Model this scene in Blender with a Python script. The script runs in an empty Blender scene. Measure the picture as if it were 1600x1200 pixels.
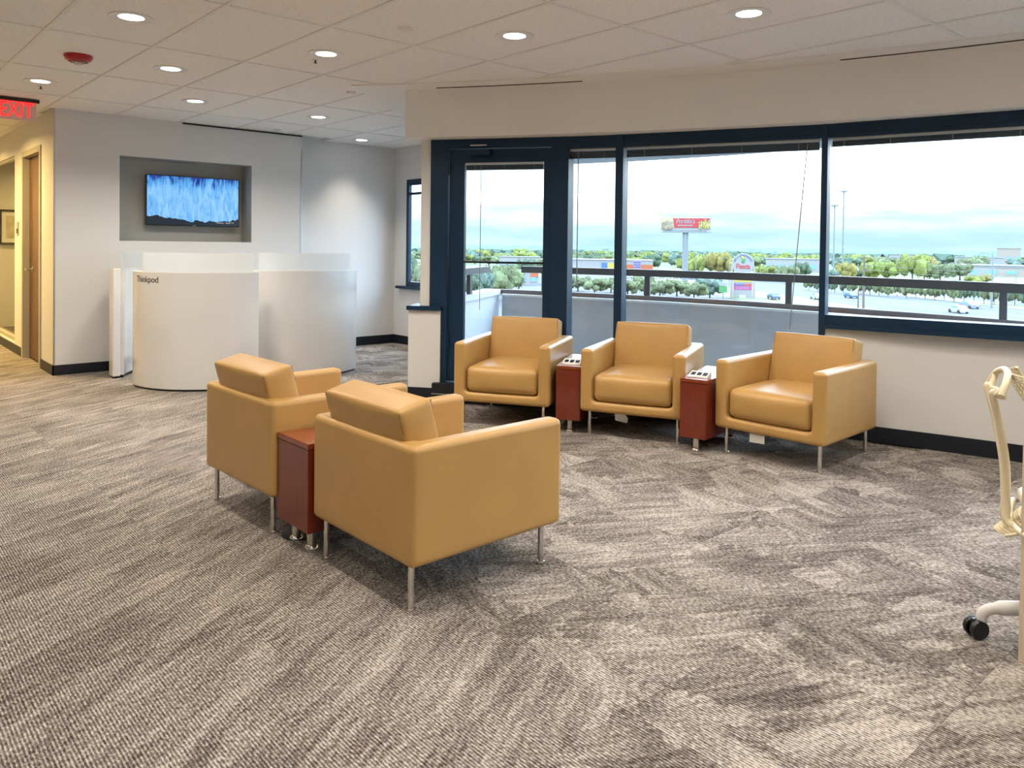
import bpy, bmesh, math, random
from mathutils import Vector, Matrix, noise

D2R = math.pi / 180.0
scene = bpy.context.scene
COL = scene.collection
random.seed(7)

# ------------------------------------------------------------------ camera
EYE = 1.32            # eye height; ceiling 2.581
TH, PITCH, ROLL = 41.54 * D2R, 0.9795 * D2R, -0.6812 * D2R
ct, st = math.cos(TH), math.sin(TH)
cp, sp = math.cos(PITCH), math.sin(PITCH)
cr, sr = math.cos(ROLL), math.sin(ROLL)


def to_room(v):
    return Vector((v[0] * ct + v[1] * st, -v[0] * st + v[1] * ct, v[2]))


cam_d = bpy.data.cameras.new('camera')
cam = bpy.data.objects.new('camera', cam_d)
COL.objects.link(cam)
c_right = to_room((cr, -sr * sp, -sr * cp))
c_up = to_room((sr, cr * sp, cr * cp))
c_fwd = to_room((0, cp, -sp))
m = Matrix((c_right, c_up, -c_fwd)).transposed().to_4x4()
m.translation = Vector((0, 0, EYE))
cam.matrix_world = m
cam_d.sensor_fit = 'HORIZONTAL'
cam_d.sensor_width = 36.0
cam_d.lens = 1220.14 * 36.0 / 1600.0
cam_d.shift_y = -(600 - 403.637) / 1600.0
cam_d.clip_start = 0.05
cam_d.clip_end = 4000
scene.camera = cam

# ------------------------------------------------------------------ view
scene.view_settings.view_transform = 'Standard'
scene.view_settings.look = 'None'
scene.view_settings.gamma = 1.0
scene.view_settings.use_curve_mapping = False
scene.view_settings.exposure = 0.24
LAMP_W = 14.5
LAMP_COL = (1.0, 0.90, 0.77)

# ------------------------------------------------------------------ sky
world = bpy.data.worlds.new('sky')
scene.world = world
world.use_nodes = True
wn, wl = world.node_tree.nodes, world.node_tree.links
wn.clear()
w_out = wn.new('ShaderNodeOutputWorld')
w_bg = wn.new('ShaderNodeBackground')
w_tc = wn.new('ShaderNodeTexCoord')
w_sep = wn.new('ShaderNodeSeparateXYZ')
wl.new(w_tc.outputs['Generated'], w_sep.inputs[0])
w_ramp = wn.new('ShaderNodeValToRGB')          # overcast: pale cyan low down, whiter and brighter higher up
e = w_ramp.color_ramp.elements
e[0].position, e[0].color = 0.0, (0.060, 0.084, 0.091, 1)
e[1].position, e[1].color = 1.0, (0.56, 0.76, 1.0, 1)
for p, c in ((0.018, (0.064, 0.086, 0.092)), (0.045, (0.088, 0.098, 0.102)), (0.080, (0.26, 0.28, 0.30)), (0.18, (0.58, 0.68, 0.80)), (0.5, (0.60, 0.77, 0.98))):
    q = w_ramp.color_ramp.elements.new(p)
    q.color = (*c, 1)
w_map = wn.new('ShaderNodeMapping')
w_map.inputs['Scale'].default_value = (2.6, 2.6, 22.0)
wl.new(w_tc.outputs['Generated'], w_map.inputs['Vector'])
w_noise = wn.new('ShaderNodeTexNoise')
w_noise.inputs['Scale'].default_value = 2.1
w_noise.inputs['Detail'].default_value = 5
w_noise.inputs['Roughness'].default_value = 0.55
wl.new(w_map.outputs[0], w_noise.inputs['Vector'])
w_cr = wn.new('ShaderNodeValToRGB')
w_cr.color_ramp.elements[0].position, w_cr.color_ramp.elements[0].color = 0.40, (0.80, 0.91, 0.98, 1)
w_cr.color_ramp.elements[1].position, w_cr.color_ramp.elements[1].color = 0.58, (1.06, 1.03, 1.02, 1)
wl.new(w_noise.outputs['Fac'], w_cr.inputs['Fac'])
w_m1 = wn.new('ShaderNodeMath')
w_m1.operation = 'MULTIPLY_ADD'
w_m1.inputs[1].default_value = 0.085
w_fade = wn.new('ShaderNodeMath')
w_fade.operation = 'MULTIPLY'
w_fade.use_clamp = True
w_fade.inputs[1].default_value = 22.0
wl.new(w_sep.outputs['Z'], w_fade.inputs[0])
w_cen = wn.new('ShaderNodeMath')
w_cen.operation = 'SUBTRACT'
w_cen.inputs[1].default_value = 0.5
wl.new(w_noise.outputs['Fac'], w_cen.inputs[0])
w_off = wn.new('ShaderNodeMath')
w_off.operation = 'MULTIPLY'
wl.new(w_cen.outputs[0], w_off.inputs[0])
wl.new(w_fade.outputs[0], w_off.inputs[1])
wl.new(w_off.outputs[0], w_m1.inputs[0])
w_m2 = wn.new('ShaderNodeMath')
w_m2.operation = 'SUBTRACT'
w_m2.inputs[1].default_value = 0.0
wl.new(w_sep.outputs['Z'], w_m2.inputs[0])
wl.new(w_m2.outputs[0], w_m1.inputs[2])
wl.new(w_m1.outputs[0], w_ramp.inputs['Fac'])
w_mul = wn.new('ShaderNodeMix')
w_mul.data_type = 'RGBA'
w_mul.blend_type = 'MULTIPLY'
w_mul.inputs['Factor'].default_value = 1.0
wl.new(w_ramp.outputs['Color'], w_mul.inputs['A'])
wl.new(w_cr.outputs['Color'], w_mul.inputs['B'])
wl.new(w_mul.outputs['Result'], w_bg.inputs['Color'])
w_bg.inputs['Strength'].default_value = 11.5
wl.new(w_bg.outputs[0], w_out.inputs[0])

# ------------------------------------------------------------------ materials
MATS = {}


def new_mat(name):
    mt = bpy.data.materials.new(name)
    mt.use_nodes = True
    b = mt.node_tree.nodes['Principled BSDF']
    MATS[name] = mt
    return mt, mt.node_tree.nodes, mt.node_tree.links, b


def mat(name, col, rough=0.5, metal=0.0, spec=0.5, noise_amt=0.0, noise_scale=8.0, bump=0.0, bump_scale=200.0, coat=0.0, stretch=None, coat_rough=0.03):
    mt, n, l, b = new_mat(name)
    b.inputs['Base Color'].default_value = (*col, 1)
    b.inputs['Roughness'].default_value = rough
    b.inputs['Metallic'].default_value = metal
    b.inputs['Specular IOR Level'].default_value = spec
    b.inputs['Coat Weight'].default_value = coat
    b.inputs['Coat Roughness'].default_value = coat_rough
    tc = n.new('ShaderNodeTexCoord')
    if noise_amt > 0:
        mp = n.new('ShaderNodeMapping')
        if stretch:
            mp.inputs['Scale'].default_value = stretch
        l.new(tc.outputs['Object'], mp.inputs['Vector'])
        nz = n.new('ShaderNodeTexNoise')
        nz.inputs['Scale'].default_value = noise_scale
        nz.inputs['Detail'].default_value = 4
        l.new(mp.outputs[0], nz.inputs['Vector'])
        r = n.new('ShaderNodeValToRGB')
        r.color_ramp.elements[0].position = 0.3
        r.color_ramp.elements[1].position = 0.7
        r.color_ramp.elements[0].color = (*[c * (1 - noise_amt) for c in col], 1)
        r.color_ramp.elements[1].color = (*[min(1, c * (1 + noise_amt)) for c in col], 1)
        l.new(nz.outputs['Fac'], r.inputs['Fac'])
        l.new(r.outputs['Color'], b.inputs['Base Color'])
    if bump > 0:
        nb = n.new('ShaderNodeTexNoise')
        nb.inputs['Scale'].default_value = bump_scale
        nb.inputs['Detail'].default_value = 3
        l.new(tc.outputs['Object'], nb.inputs['Vector'])
        bp = n.new('ShaderNodeBump')
        bp.inputs['Strength'].default_value = bump
        bp.inputs['Distance'].default_value = 0.002
        l.new(nb.outputs['Fac'], bp.inputs['Height'])
        l.new(bp.outputs[0], b.inputs['Normal'])
    return mt


def emis(name, col, s):
    mt, n, l, b = new_mat(name)
    b.inputs['Base Color'].default_value = (*[min(1, c) for c in col], 1)
    b.inputs['Emission Color'].default_value = (*col, 1)
    b.inputs['Emission Strength'].default_value = s
    return mt


mat('paint', (0.70, 0.695, 0.685), 0.6, spec=0.3, bump=0.12, bump_scale=350)
mat('paint_soffit', (0.84, 0.835, 0.82), 0.65, spec=0.3, bump=0.1, bump_scale=350)
mat('niche_grey', (0.40, 0.40, 0.38), 0.65, spec=0.3)
mat('base_black', (0.005, 0.008, 0.015), 0.45)
mat('navy', (0.004, 0.027, 0.066), 0.38, spec=0.35, noise_amt=0.12, noise_scale=3)
mat('leather', (0.475, 0.280, 0.092), 0.36, spec=0.45, noise_amt=0.05, noise_scale=5, bump=0.25, bump_scale=420)
mat('seam', (0.30, 0.155, 0.03), 0.5)
mat('chrome', (0.72, 0.70, 0.67), 0.14, metal=1.0, noise_amt=0.04, noise_scale=20)
mat('brushed', (0.55, 0.54, 0.52), 0.3, metal=1.0)
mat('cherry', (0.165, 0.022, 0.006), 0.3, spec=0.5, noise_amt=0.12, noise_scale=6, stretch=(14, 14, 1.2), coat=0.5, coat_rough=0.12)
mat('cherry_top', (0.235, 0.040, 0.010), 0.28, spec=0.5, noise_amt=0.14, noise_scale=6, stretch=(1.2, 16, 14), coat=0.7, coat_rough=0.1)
mat('pod', (0.72, 0.715, 0.70), 0.12, spec=0.5, coat=1.0, coat_rough=0.04, noise_amt=0.015, noise_scale=2)
mat('ink', (0.02, 0.02, 0.022), 0.5)
mat('plastic_white', (0.78, 0.77, 0.74), 0.4)
mat('plastic_cream', (0.72, 0.63, 0.44), 0.38, noise_amt=0.04, noise_scale=6)
mat('plastic_grey', (0.62, 0.60, 0.57), 0.35)
mat('black_plastic', (0.010, 0.010, 0.011), 0.3)
mat('slot_black', (0.003, 0.003, 0.006), 0.8)
mat('door_wood', (0.117, 0.052, 0.019), 0.42, noise_amt=0.22, noise_scale=5, stretch=(12, 12, 0.9))
mat('door_frame', (0.42, 0.39, 0.34), 0.45)
mat('alarm_red', (0.42, 0.012, 0.014), 0.3)
mat('lens_clear', (0.8, 0.8, 0.8), 0.15)
mat('blind_dark', (0.022, 0.042, 0.065), 0.4, spec=0.6)
mat('blind_rail', (0.55, 0.58, 0.60), 0.35, metal=0.4)
mat('cord_grey', (0.22, 0.23, 0.24), 0.6)
mat('desk_panel', (0.62, 0.52, 0.40), 0.5, noise_amt=0.1, stretch=(10, 10, 1))
mat('concrete', (0.52, 0.54, 0.56), 0.8, noise_amt=0.08, noise_scale=3)
mat('stucco', (0.486, 0.515, 0.537), 0.85, noise_amt=0.05, noise_scale=3)
mat('rail_metal', (0.045, 0.046, 0.052), 0.4, noise_amt=0.15, noise_scale=2)
mat('curb_dark', (0.13, 0.105, 0.105), 0.7, noise_amt=0.15, noise_scale=3)
mat('paper', (0.8, 0.8, 0.78), 0.6)
mat('picture_art', (0.55, 0.50, 0.40), 0.6, noise_amt=0.4, noise_scale=6)
emis('lamp_lens', (1.0, 0.94, 0.84), 7.0)
emis('exit_red', (1.0, 0.018, 0.02), 1.25)
mat('exit_panel', (0.80, 0.55, 0.48), 0.25)

# ceiling tile: mineral fibre with pits
mt, n, l, b = new_mat('ceiling_tile')
b.inputs['Roughness'].default_value = 0.9
b.inputs['Specular IOR Level'].default_value = 0.15
tc = n.new('ShaderNodeTexCoord')
vor = n.new('ShaderNodeTexNoise')
vor.inputs['Scale'].default_value = 95
vor.inputs['Detail'].default_value = 4
vor.inputs['Roughness'].default_value = 0.7
geo = n.new('ShaderNodeNewGeometry')
l.new(geo.outputs['Position'], vor.inputs['Vector'])
r = n.new('ShaderNodeValToRGB')
r.color_ramp.elements[0].position, r.color_ramp.elements[0].color = 0.30, (0.66, 0.63, 0.60, 1)
r.color_ramp.elements[1].position, r.color_ramp.elements[1].color = 0.47, (0.90, 0.88, 0.855, 1)
l.new(vor.outputs['Fac'], r.inputs['Fac'])
l.new(r.outputs['Color'], b.inputs['Base Color'])
mat('grid_bar', (0.80, 0.785, 0.76), 0.5)

# frosted acrylic
mt, n, l, b = new_mat('acrylic')
b.inputs['Base Color'].default_value = (0.88, 0.90, 0.90, 1)
b.inputs['Roughness'].default_value = 0.25
tr = n.new('ShaderNodeBsdfTransparent')
tr.inputs['Color'].default_value = (0.93, 0.95, 0.96, 1)
tl = n.new('ShaderNodeBsdfTranslucent')
tl.inputs['Color'].default_value = (0.9, 0.92, 0.92, 1)
mx1 = n.new('ShaderNodeMixShader')
mx1.inputs[0].default_value = 0.5
mx2 = n.new('ShaderNodeMixShader')
mx2.inputs[0].default_value = 0.30
l.new(b.outputs[0], mx1.inputs[1])
l.new(tl.outputs[0], mx1.inputs[2])
l.new(mx1.outputs[0], mx2.inputs[1])
l.new(tr.outputs[0], mx2.inputs[2])
l.new(mx2.outputs[0], n['Material Output'].inputs[0])


def glass_mat(name, tint, f0=0.045, rough=0.0):
    """thin pane: clear, with the reflection of glass growing towards grazing angles on both faces"""
    mt, n, l, b = new_mat(name)
    n.remove(b)
    tr = n.new('ShaderNodeBsdfTransparent')
    tr.inputs['Color'].default_value = (*tint, 1)
    gl = n.new('ShaderNodeBsdfGlossy')
    gl.inputs['Roughness'].default_value = rough
    geo = n.new('ShaderNodeNewGeometry')
    dot = n.new('ShaderNodeVectorMath')
    dot.operation = 'DOT_PRODUCT'
    l.new(geo.outputs['Incoming'], dot.inputs[0])
    l.new(geo.outputs['Normal'], dot.inputs[1])

    def fm(op, a, v):
        x = n.new('ShaderNodeMath')
        x.operation = op
        x.use_clamp = op in ('SUBTRACT', 'ADD')
        for k, w in enumerate((a, v)):
            if hasattr(w, 'is_linked'):
                l.new(w, x.inputs[k])
            elif w is not None:
                x.inputs[k].default_value = w
        return x.outputs[0]
    inv = fm('SUBTRACT', 1.0, fm('ABSOLUTE', dot.outputs['Value'], None))
    fac = fm('ADD', fm('MULTIPLY', fm('POWER', inv, 5.0), 1 - f0), f0)
    mx = n.new('ShaderNodeMixShader')
    l.new(fac, mx.inputs[0])
    l.new(tr.outputs[0], mx.inputs[1])
    l.new(gl.outputs[0], mx.inputs[2])
    l.new(mx.outputs[0], n['Material Output'].inputs[0])
    return mt


glass_mat('glass', (0.965, 0.985, 0.985), 0.05)
glass_mat('glass_corridor', (0.55, 0.55, 0.42), 0.09)

# carpet tiles: ribs along Y, streaks slanted; tile props 'streak' (+1/-1) and 'phase'
mt, n, l, b = new_mat('carpet')
b.inputs['Roughness'].default_value = 0.95
b.inputs['Specular IOR Level'].default_value = 0.08
geo = n.new('ShaderNodeNewGeometry')
a_st = n.new('ShaderNodeAttribute')
a_st.attribute_type, a_st.attribute_name = 'OBJECT', 'streak'
a_ph = n.new('ShaderNodeAttribute')
a_ph.attribute_type, a_ph.attribute_name = 'OBJECT', 'phase'


def vmath(op, a, bb=None):
    x = n.new('ShaderNodeVectorMath')
    x.operation = op
    l.new(a, x.inputs[0])
    if bb is not None:
        if hasattr(bb, 'is_linked'):
            l.new(bb, x.inputs[1])
        else:
            x.inputs[1].default_value = bb
    return x


def fmath(op, a, bb=None, cc=None):
    x = n.new('ShaderNodeMath')
    x.operation = op
    for i, v in enumerate((a, bb, cc)):
        if v is None:
            continue
        if hasattr(v, 'is_linked'):
            l.new(v, x.inputs[i])
        else:
            x.inputs[i].default_value = v
    return x.outputs[0]


comb = n.new('ShaderNodeCombineXYZ')
l.new(fmath('MULTIPLY', a_ph.outputs['Fac'], 31.7), comb.inputs[0])
l.new(fmath('MULTIPLY', a_ph.outputs['Fac'], 17.3), comb.inputs[1])
pos = vmath('ADD', geo.outputs['Position'], comb.outputs[0]).outputs[0]


def streaks(angle_socket, sx, sy):
    rot = n.new('ShaderNodeVectorRotate')
    rot.rotation_type = 'Z_AXIS'
    l.new(pos, rot.inputs['Vector'])
    l.new(angle_socket, rot.inputs['Angle'])
    mp = n.new('ShaderNodeMapping')
    mp.inputs['Scale'].default_value = (sx, sy, 1.0)
    l.new(rot.outputs[0], mp.inputs['Vector'])
    nz = n.new('ShaderNodeTexNoise')
    nz.inputs['Scale'].default_value = 1.0
    nz.inputs['Detail'].default_value = 5
    nz.inputs['Roughness'].default_value = 0.68
    nz.inputs['Distortion'].default_value = 0.5
    l.new(mp.outputs[0], nz.inputs['Vector'])
    return nz.outputs['Fac']


angA = fmath('MULTIPLY', a_st.outputs['Fac'], -29 * D2R)
def both(ang, sx, sy):
    return fmath('ADD', fmath('MULTIPLY', streaks(ang, sx, sy), 0.6), fmath('MULTIPLY', streaks(ang, sx * 2.0, sy * 2.6), 0.4))


sA = both(angA, 1.8, 14.0)
sB = both(fmath('ADD', angA, 80 * D2R), 2.6, 13.0)
nD = n.new('ShaderNodeTexNoise')
nD.inputs['Scale'].default_value = 14.0
nD.inputs['Detail'].default_value = 3
l.new(pos, nD.inputs['Vector'])
jit = vmath('MULTIPLY', vmath('SUBTRACT', nD.outputs['Color'], (0.5, 0.5, 0.5)).outputs[0], (0.30, 0.30, 0.0)).outputs[0]
posV = vmath('ADD', pos, jit).outputs[0]
vor = n.new('ShaderNodeTexVoronoi')
vor.distance = 'CHEBYCHEV'
vor.inputs['Scale'].default_value = 3.6
vor.inputs['Randomness'].default_value = 0.8
l.new(posV, vor.inputs['Vector'])
sepV = n.new('ShaderNodeSeparateColor')
l.new(vor.outputs['Color'], sepV.inputs[0])
turned = fmath('LESS_THAN', a_st.outputs['Fac'], 0.5)
pick = fmath('MULTIPLY', fmath('GREATER_THAN', sepV.outputs[0], 0.60), turned)
mixS = n.new('ShaderNodeMix')
l.new(pick, mixS.inputs['Factor'])
l.new(sA, mixS.inputs['A'])
l.new(sB, mixS.inputs['B'])
patch = fmath('MULTIPLY', fmath('MULTIPLY', fmath('SUBTRACT', sepV.outputs[1], 0.45), 0.6), turned)
nB = n.new('ShaderNodeTexNoise')      # broad worn and fresh areas
nB.inputs['Scale'].default_value = 1.9
nB.inputs['Detail'].default_value = 2
l.new(pos, nB.inputs['Vector'])
mpF = n.new('ShaderNodeMapping')      # yarn fleck, longer along the rib
mpF.inputs['Scale'].default_value = (120.0, 62.0, 1.0)
l.new(geo.outputs['Position'], mpF.inputs['Vector'])
nF = n.new('ShaderNodeTexNoise')
nF.inputs['Scale'].default_value = 1.0
nF.inputs['Detail'].default_value = 3
nF.inputs['Roughness'].default_value = 0.7
l.new(mpF.outputs[0], nF.inputs['Vector'])
sepP = n.new('ShaderNodeSeparateXYZ')
l.new(geo.outputs['Position'], sepP.inputs[0])
ribs = fmath('SINE', fmath('MULTIPLY', sepP.outputs['X'], 2 * math.pi / 0.0098))
pat = fmath('ADD', fmath('MULTIPLY', fmath('SUBTRACT', mixS.outputs['Result'], 0.5), 3.6), fmath('MULTIPLY', fmath('SUBTRACT', nB.outputs['Fac'], 0.5), 0.9))
v1 = fmath('ADD', fmath('ADD', pat, patch), fmath('MULTIPLY', fmath('SUBTRACT', nF.outputs['Fac'], 0.5), 4.6))
v2 = fmath('ADD', v1, fmath('MULTIPLY', ribs, 0.46))
rampC = n.new('ShaderNodeValToRGB')
mr = n.new('ShaderNodeMapRange')
mr.inputs['From Min'].default_value = -1.2
mr.inputs['From Max'].default_value = 1.2
l.new(v2, mr.inputs['Value'])
l.new(mr.outputs[0], rampC.inputs['Fac'])
rampC.color_ramp.elements[0].position, rampC.color_ramp.elements[0].color = 0.10, (0.042, 0.034, 0.030, 1)
rampC.color_ramp.elements[1].position, rampC.color_ramp.elements[1].color = 0.92, (0.56, 0.51, 0.465, 1)
q = rampC.color_ramp.elements.new(0.5)
q.color = (0.195, 0.170, 0.152, 1)
l.new(rampC.outputs['Color'], b.inputs['Base Color'])
bp = n.new('ShaderNodeBump')
bp.inputs['Strength'].default_value = 0.7
bp.inputs['Distance'].default_value = 0.003
l.new(fmath('ADD', fmath('MULTIPLY', ribs, 0.5), nF.outputs['Fac']), bp.inputs['Height'])
l.new(bp.outputs[0], b.inputs['Normal'])

# television picture: pale blue wash over a dark ridge
mt, n, l, b = new_mat('tv_picture')
tc = n.new('ShaderNodeTexCoord')
sep = n.new('ShaderNodeSeparateXYZ')
l.new(tc.outputs['Object'], sep.inputs[0])
nr = n.new('ShaderNodeTexNoise')
nr.noise_dimensions = '1D'
nr.inputs['Scale'].default_value = 9
nr.inputs['Detail'].default_value = 6
l.new(sep.outputs['X'], nr.inputs['W'])
mpw = n.new('ShaderNodeMapping')
mpw.inputs['Scale'].default_value = (26, 1, 6)
l.new(tc.outputs['Object'], mpw.inputs['Vector'])
nw = n.new('ShaderNodeTexNoise')
nw.inputs['Scale'].default_value = 1
nw.inputs['Detail'].default_value = 5
nw.inputs['Distortion'].default_value = 1.2
l.new(mpw.outputs[0], nw.inputs['Vector'])
val = fmath('ADD', nw.outputs['Fac'], fmath('MULTIPLY', fmath('MAXIMUM', fmath('SUBTRACT', sep.outputs['Z'], 0.12), 0.0), -2.2))
rw = n.new('ShaderNodeValToRGB')
rw.color_ramp.elements[0].position, rw.color_ramp.elements[0].color = 0.14, (0.01, 0.035, 0.28, 1)
rw.color_ramp.elements[1].position, rw.color_ramp.elements[1].color = 0.62, (0.27, 0.56, 0.90, 1)
q = rw.color_ramp.elements.new(0.36)
q.color = (0.10, 0.38, 0.80, 1)
l.new(val, rw.inputs['Fac'])
ridge = fmath('ADD', fmath('MULTIPLY', nr.outputs['Fac'], 0.10), fmath('MULTIPLY', fmath('ABSOLUTE', fmath('SUBTRACT', sep.outputs['X'], 0.12)), 0.10))
dark = fmath('LESS_THAN', fmath('ADD', sep.outputs['Z'], 0.275), ridge)
mxs = n.new('ShaderNodeMix')
mxs.data_type = 'RGBA'
l.new(dark, mxs.inputs['Factor'])
l.new(rw.outputs['Color'], mxs.inputs['A'])
mxs.inputs['B'].default_value = (0.006, 0.014, 0.026, 1)
b.inputs['Base Color'].default_value = (0.01, 0.01, 0.01, 1)
b.inputs['Roughness'].default_value = 0.2
l.new(mxs.outputs['Result'], b.inputs['Emission Color'])
b.inputs['Emission Strength'].default_value = 0.95

# ------------------------------------------------------------------ mesh helpers
PC = Vector((-4.341, -0.711))      # centre of the curved window wall


def PP(r, phi, z=0.0):
    return Vector((PC.x + r * math.cos(phi * D2R), PC.y + r * math.sin(phi * D2R), z))


def tag(o, label=None, cat=None, group=None, kind=None):
    if label:
        o['label'] = label
    if cat:
        o['category'] = cat
    if group:
        o['group'] = group
    if kind:
        o['kind'] = kind
    return o


def link(o, parent=None):
    COL.objects.link(o)
    if parent is not None:
        o.parent = parent
    return o


def empty(name, loc=(0, 0, 0), rz=0.0):
    o = bpy.data.objects.new(name, None)
    o.empty_display_size = 0.1
    o.location = loc
    o.rotation_euler = (0, 0, rz)
    return link(o)


def thing(name, label, cat, loc=(0, 0, 0), rz=0.0, group=None):
    return tag(empty(name, loc, rz), label, cat, group)


def mesh_of(bm, name, mt, smooth=None):
    me = bpy.data.meshes.new(name)
    bmesh.ops.recalc_face_normals(bm, faces=bm.faces)
    bm.to_mesh(me)
    bm.free()
    me.materials.append(MATS[mt] if isinstance(mt, str) else mt)
    if smooth is not None:
        for p in me.polygons:
            p.use_smooth = True
        me.set_sharp_from_angle(angle=smooth * D2R)
    return me


def obj(name, bm, mt, parent=None, smooth=None, loc=None, rot=None):
    o = bpy.data.objects.new(name, mesh_of(bm, name, mt, smooth))
    if loc is not None:
        o.location = loc
    if rot is not None:
        o.rotation_euler = rot
    return link(o, parent)


def struct(name, bm, mt, smooth=None, label=None):
    o = obj(name, bm, mt, None, smooth)
    o['kind'] = 'structure'
    if label:
        o['label'] = label
    return o


def sgroup(name, label=None):
    o = empty(name)
    o['kind'] = 'structure'
    if label:
        o['label'] = label
    return o


def copy_tree(o, parent=None):
    c = o.copy()
    COL.objects.link(c)
    c.parent = parent
    for ch in list(o.children):
        copy_tree(ch, c)
    return c


def hexa(bm, pts):
    """eight points: four of the bottom (ccw), four of the top"""
    v = [bm.verts.new(p) for p in pts]
    for f in ((3, 2, 1, 0), (4, 5, 6, 7), (0, 1, 5, 4), (1, 2, 6, 5), (2, 3, 7, 6), (3, 0, 4, 7)):
        bm.faces.new([v[i] for i in f])
    return v


def box(x0, x1, y0, y1, z0, z1, bm=None, bev=0.0, seg=2):
    own = bm or bmesh.new()
    t = bmesh.new() if bev > 0 else own
    hexa(t, [(x0, y0, z0), (x1, y0, z0), (x1, y1, z0), (x0, y1, z0), (x0, y0, z1), (x1, y0, z1), (x1, y1, z1), (x0, y1, z1)])
    if bev > 0:
        bmesh.ops.bevel(t, geom=list(t.edges), offset=bev, segments=seg, profile=0.5, affect='EDGES')
        me = bpy.data.meshes.new('tmp')
        t.to_mesh(me)
        t.free()
        own.from_mesh(me)
        bpy.data.meshes.remove(me)
    return own


def pbox(r0, r1, p0, p1, z0, z1, nseg=1, bm=None):
    """curved block about the window wall's centre"""
    bm = bm or bmesh.new()
    rings = []
    for i in range(nseg + 1):
        ph = p0 + (p1 - p0) * i / nseg
        rings.append([bm.verts.new(PP(r, ph, z)) for r, z in ((r0, z0), (r1, z0), (r1, z1), (r0, z1))])
    for a, c in zip(rings[:-1], rings[1:]):
        for k in range(4):
            bm.faces.new((a[k], a[(k + 1) % 4], c[(k + 1) % 4], c[k]))
    bm.faces.new(rings[0])
    bm.faces.new(rings[-1][::-1])
    return bm


def seg_box(A, B, off0, off1, z0, z1, bm=None):
    """straight block over the plan segment A-B, from off0 to off1 along its normal (outwards = away from PC)"""
    bm = bm or bmesh.new()
    A, B = Vector(A[:2]), Vector(B[:2])
    t = (B - A).normalized()
    nn = Vector((-t.y, t.x))
    if nn.dot((A + B) / 2 - PC) < 0:
        nn = -nn
    q = [A + nn * off0, B + nn * off0, B + nn * off1, A + nn * off1]
    hexa(bm, [(p.x, p.y, z0) for p in q] + [(p.x, p.y, z1) for p in q])
    return bm


def lathe(prof, nseg=20, bm=None, centre=(0, 0, 0), axis='Z'):
    bm = bm or bmesh.new()
    rings = []
    for r, z in prof:
        ring = []
        for i in range(nseg):
            a = 2 * math.pi * i / nseg
            p = Vector((r * math.cos(a), r * math.sin(a), z))
            if axis == 'X':
                p = Vector((p.z, p.x, p.y))
            elif axis == 'Y':
                p = Vector((p.x, p.z, p.y))
            ring.append(bm.verts.new(p + Vector(centre)))
        rings.append(ring)
    for a, c in zip(rings[:-1], rings[1:]):
        for i in range(nseg):
            bm.faces.new((a[i], a[(i + 1) % nseg], c[(i + 1) % nseg], c[i]))
    bm.faces.new(rings[0][::-1])
    bm.faces.new(rings[-1])
    return bm


def tube(pts, rad, nseg=8, bm=None, flat=1.0):
    bm = bm or bmesh.new()
    pts = [Vector(p) for p in pts]
    rads = rad if isinstance(rad, (list, tuple)) else [rad] * len(pts)
    rings, up = [], None
    for i, p in enumerate(pts):
        d = (pts[min(i + 1, len(pts) - 1)] - pts[max(i - 1, 0)]).normalized()
        if up is None:
            up = Vector((0, 0, 1)) if abs(d.z) < 0.9 else Vector((1, 0, 0))
        s = d.cross(up).normalized()
        up = s.cross(d).normalized()
        rings.append([bm.verts.new(p + (s * math.cos(2 * math.pi * k / nseg) + up * flat * math.sin(2 * math.pi * k / nseg)) * rads[i]) for k in range(nseg)])
    for a, c in zip(rings[:-1], rings[1:]):
        for k in range(nseg):
            bm.faces.new((a[k], a[(k + 1) % nseg], c[(k + 1) % nseg], c[k]))
    bm.faces.new(rings[0][::-1])
    bm.faces.new(rings[-1])
    return bm


def bezier(pts, nn=8):
    """smooth polyline through points (Catmull-Rom)"""
    pts = [Vector(p) for p in pts]
    out = []
    for i in range(len(pts) - 1):
        p0, p1, p2, p3 = pts[max(i - 1, 0)], pts[i], pts[i + 1], pts[min(i + 2, len(pts) - 1)]
        for k in range(nn):
            t = k / nn
            out.append(0.5 * ((2 * p1) + (p2 - p0) * t + (2 * p0 - 5 * p1 + 4 * p2 - p3) * t * t + (3 * p1 - p0 - 3 * p2 + p3) * t ** 3))
    out.append(pts[-1])
    return out


def cells(xs, ys, zs, filled, bev=0.0, seg=3):
    """outer skin of a union of grid cells, edges rounded"""
    bm = bmesh.new()
    V = {}

    def v(i, j, k):
        if (i, j, k) not in V:
            V[(i, j, k)] = bm.verts.new((xs[i], ys[j], zs[k]))
        return V[(i, j, k)]
    F = set(filled)
    for (i, j, k) in F:
        for dx, dy, dz, q in ((-1, 0, 0, ((0, 0, 0), (0, 0, 1), (0, 1, 1), (0, 1, 0))), (1, 0, 0, ((1, 0, 0), (1, 1, 0), (1, 1, 1), (1, 0, 1))),
                              (0, -1, 0, ((0, 0, 0), (1, 0, 0), (1, 0, 1), (0, 0, 1))), (0, 1, 0, ((0, 1, 0), (0, 1, 1), (1, 1, 1), (1, 1, 0))),
                              (0, 0, -1, ((0, 0, 0), (0, 1, 0), (1, 1, 0), (1, 0, 0))), (0, 0, 1, ((0, 0, 1), (1, 0, 1), (1, 1, 1), (0, 1, 1)))):
            if (i + dx, j + dy, k + dz) not in F:
                bm.faces.new([v(i + a, j + bq, k + c) for a, bq, c in q])
    bmesh.ops.dissolve_limit(bm, angle_limit=0.01, verts=bm.verts, edges=bm.edges)
    if bev > 0:
        bmesh.ops.bevel(bm, geom=list(bm.edges), offset=bev, segments=seg, profile=0.5, affect='EDGES', clamp_overlap=True)
    return bm


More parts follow.
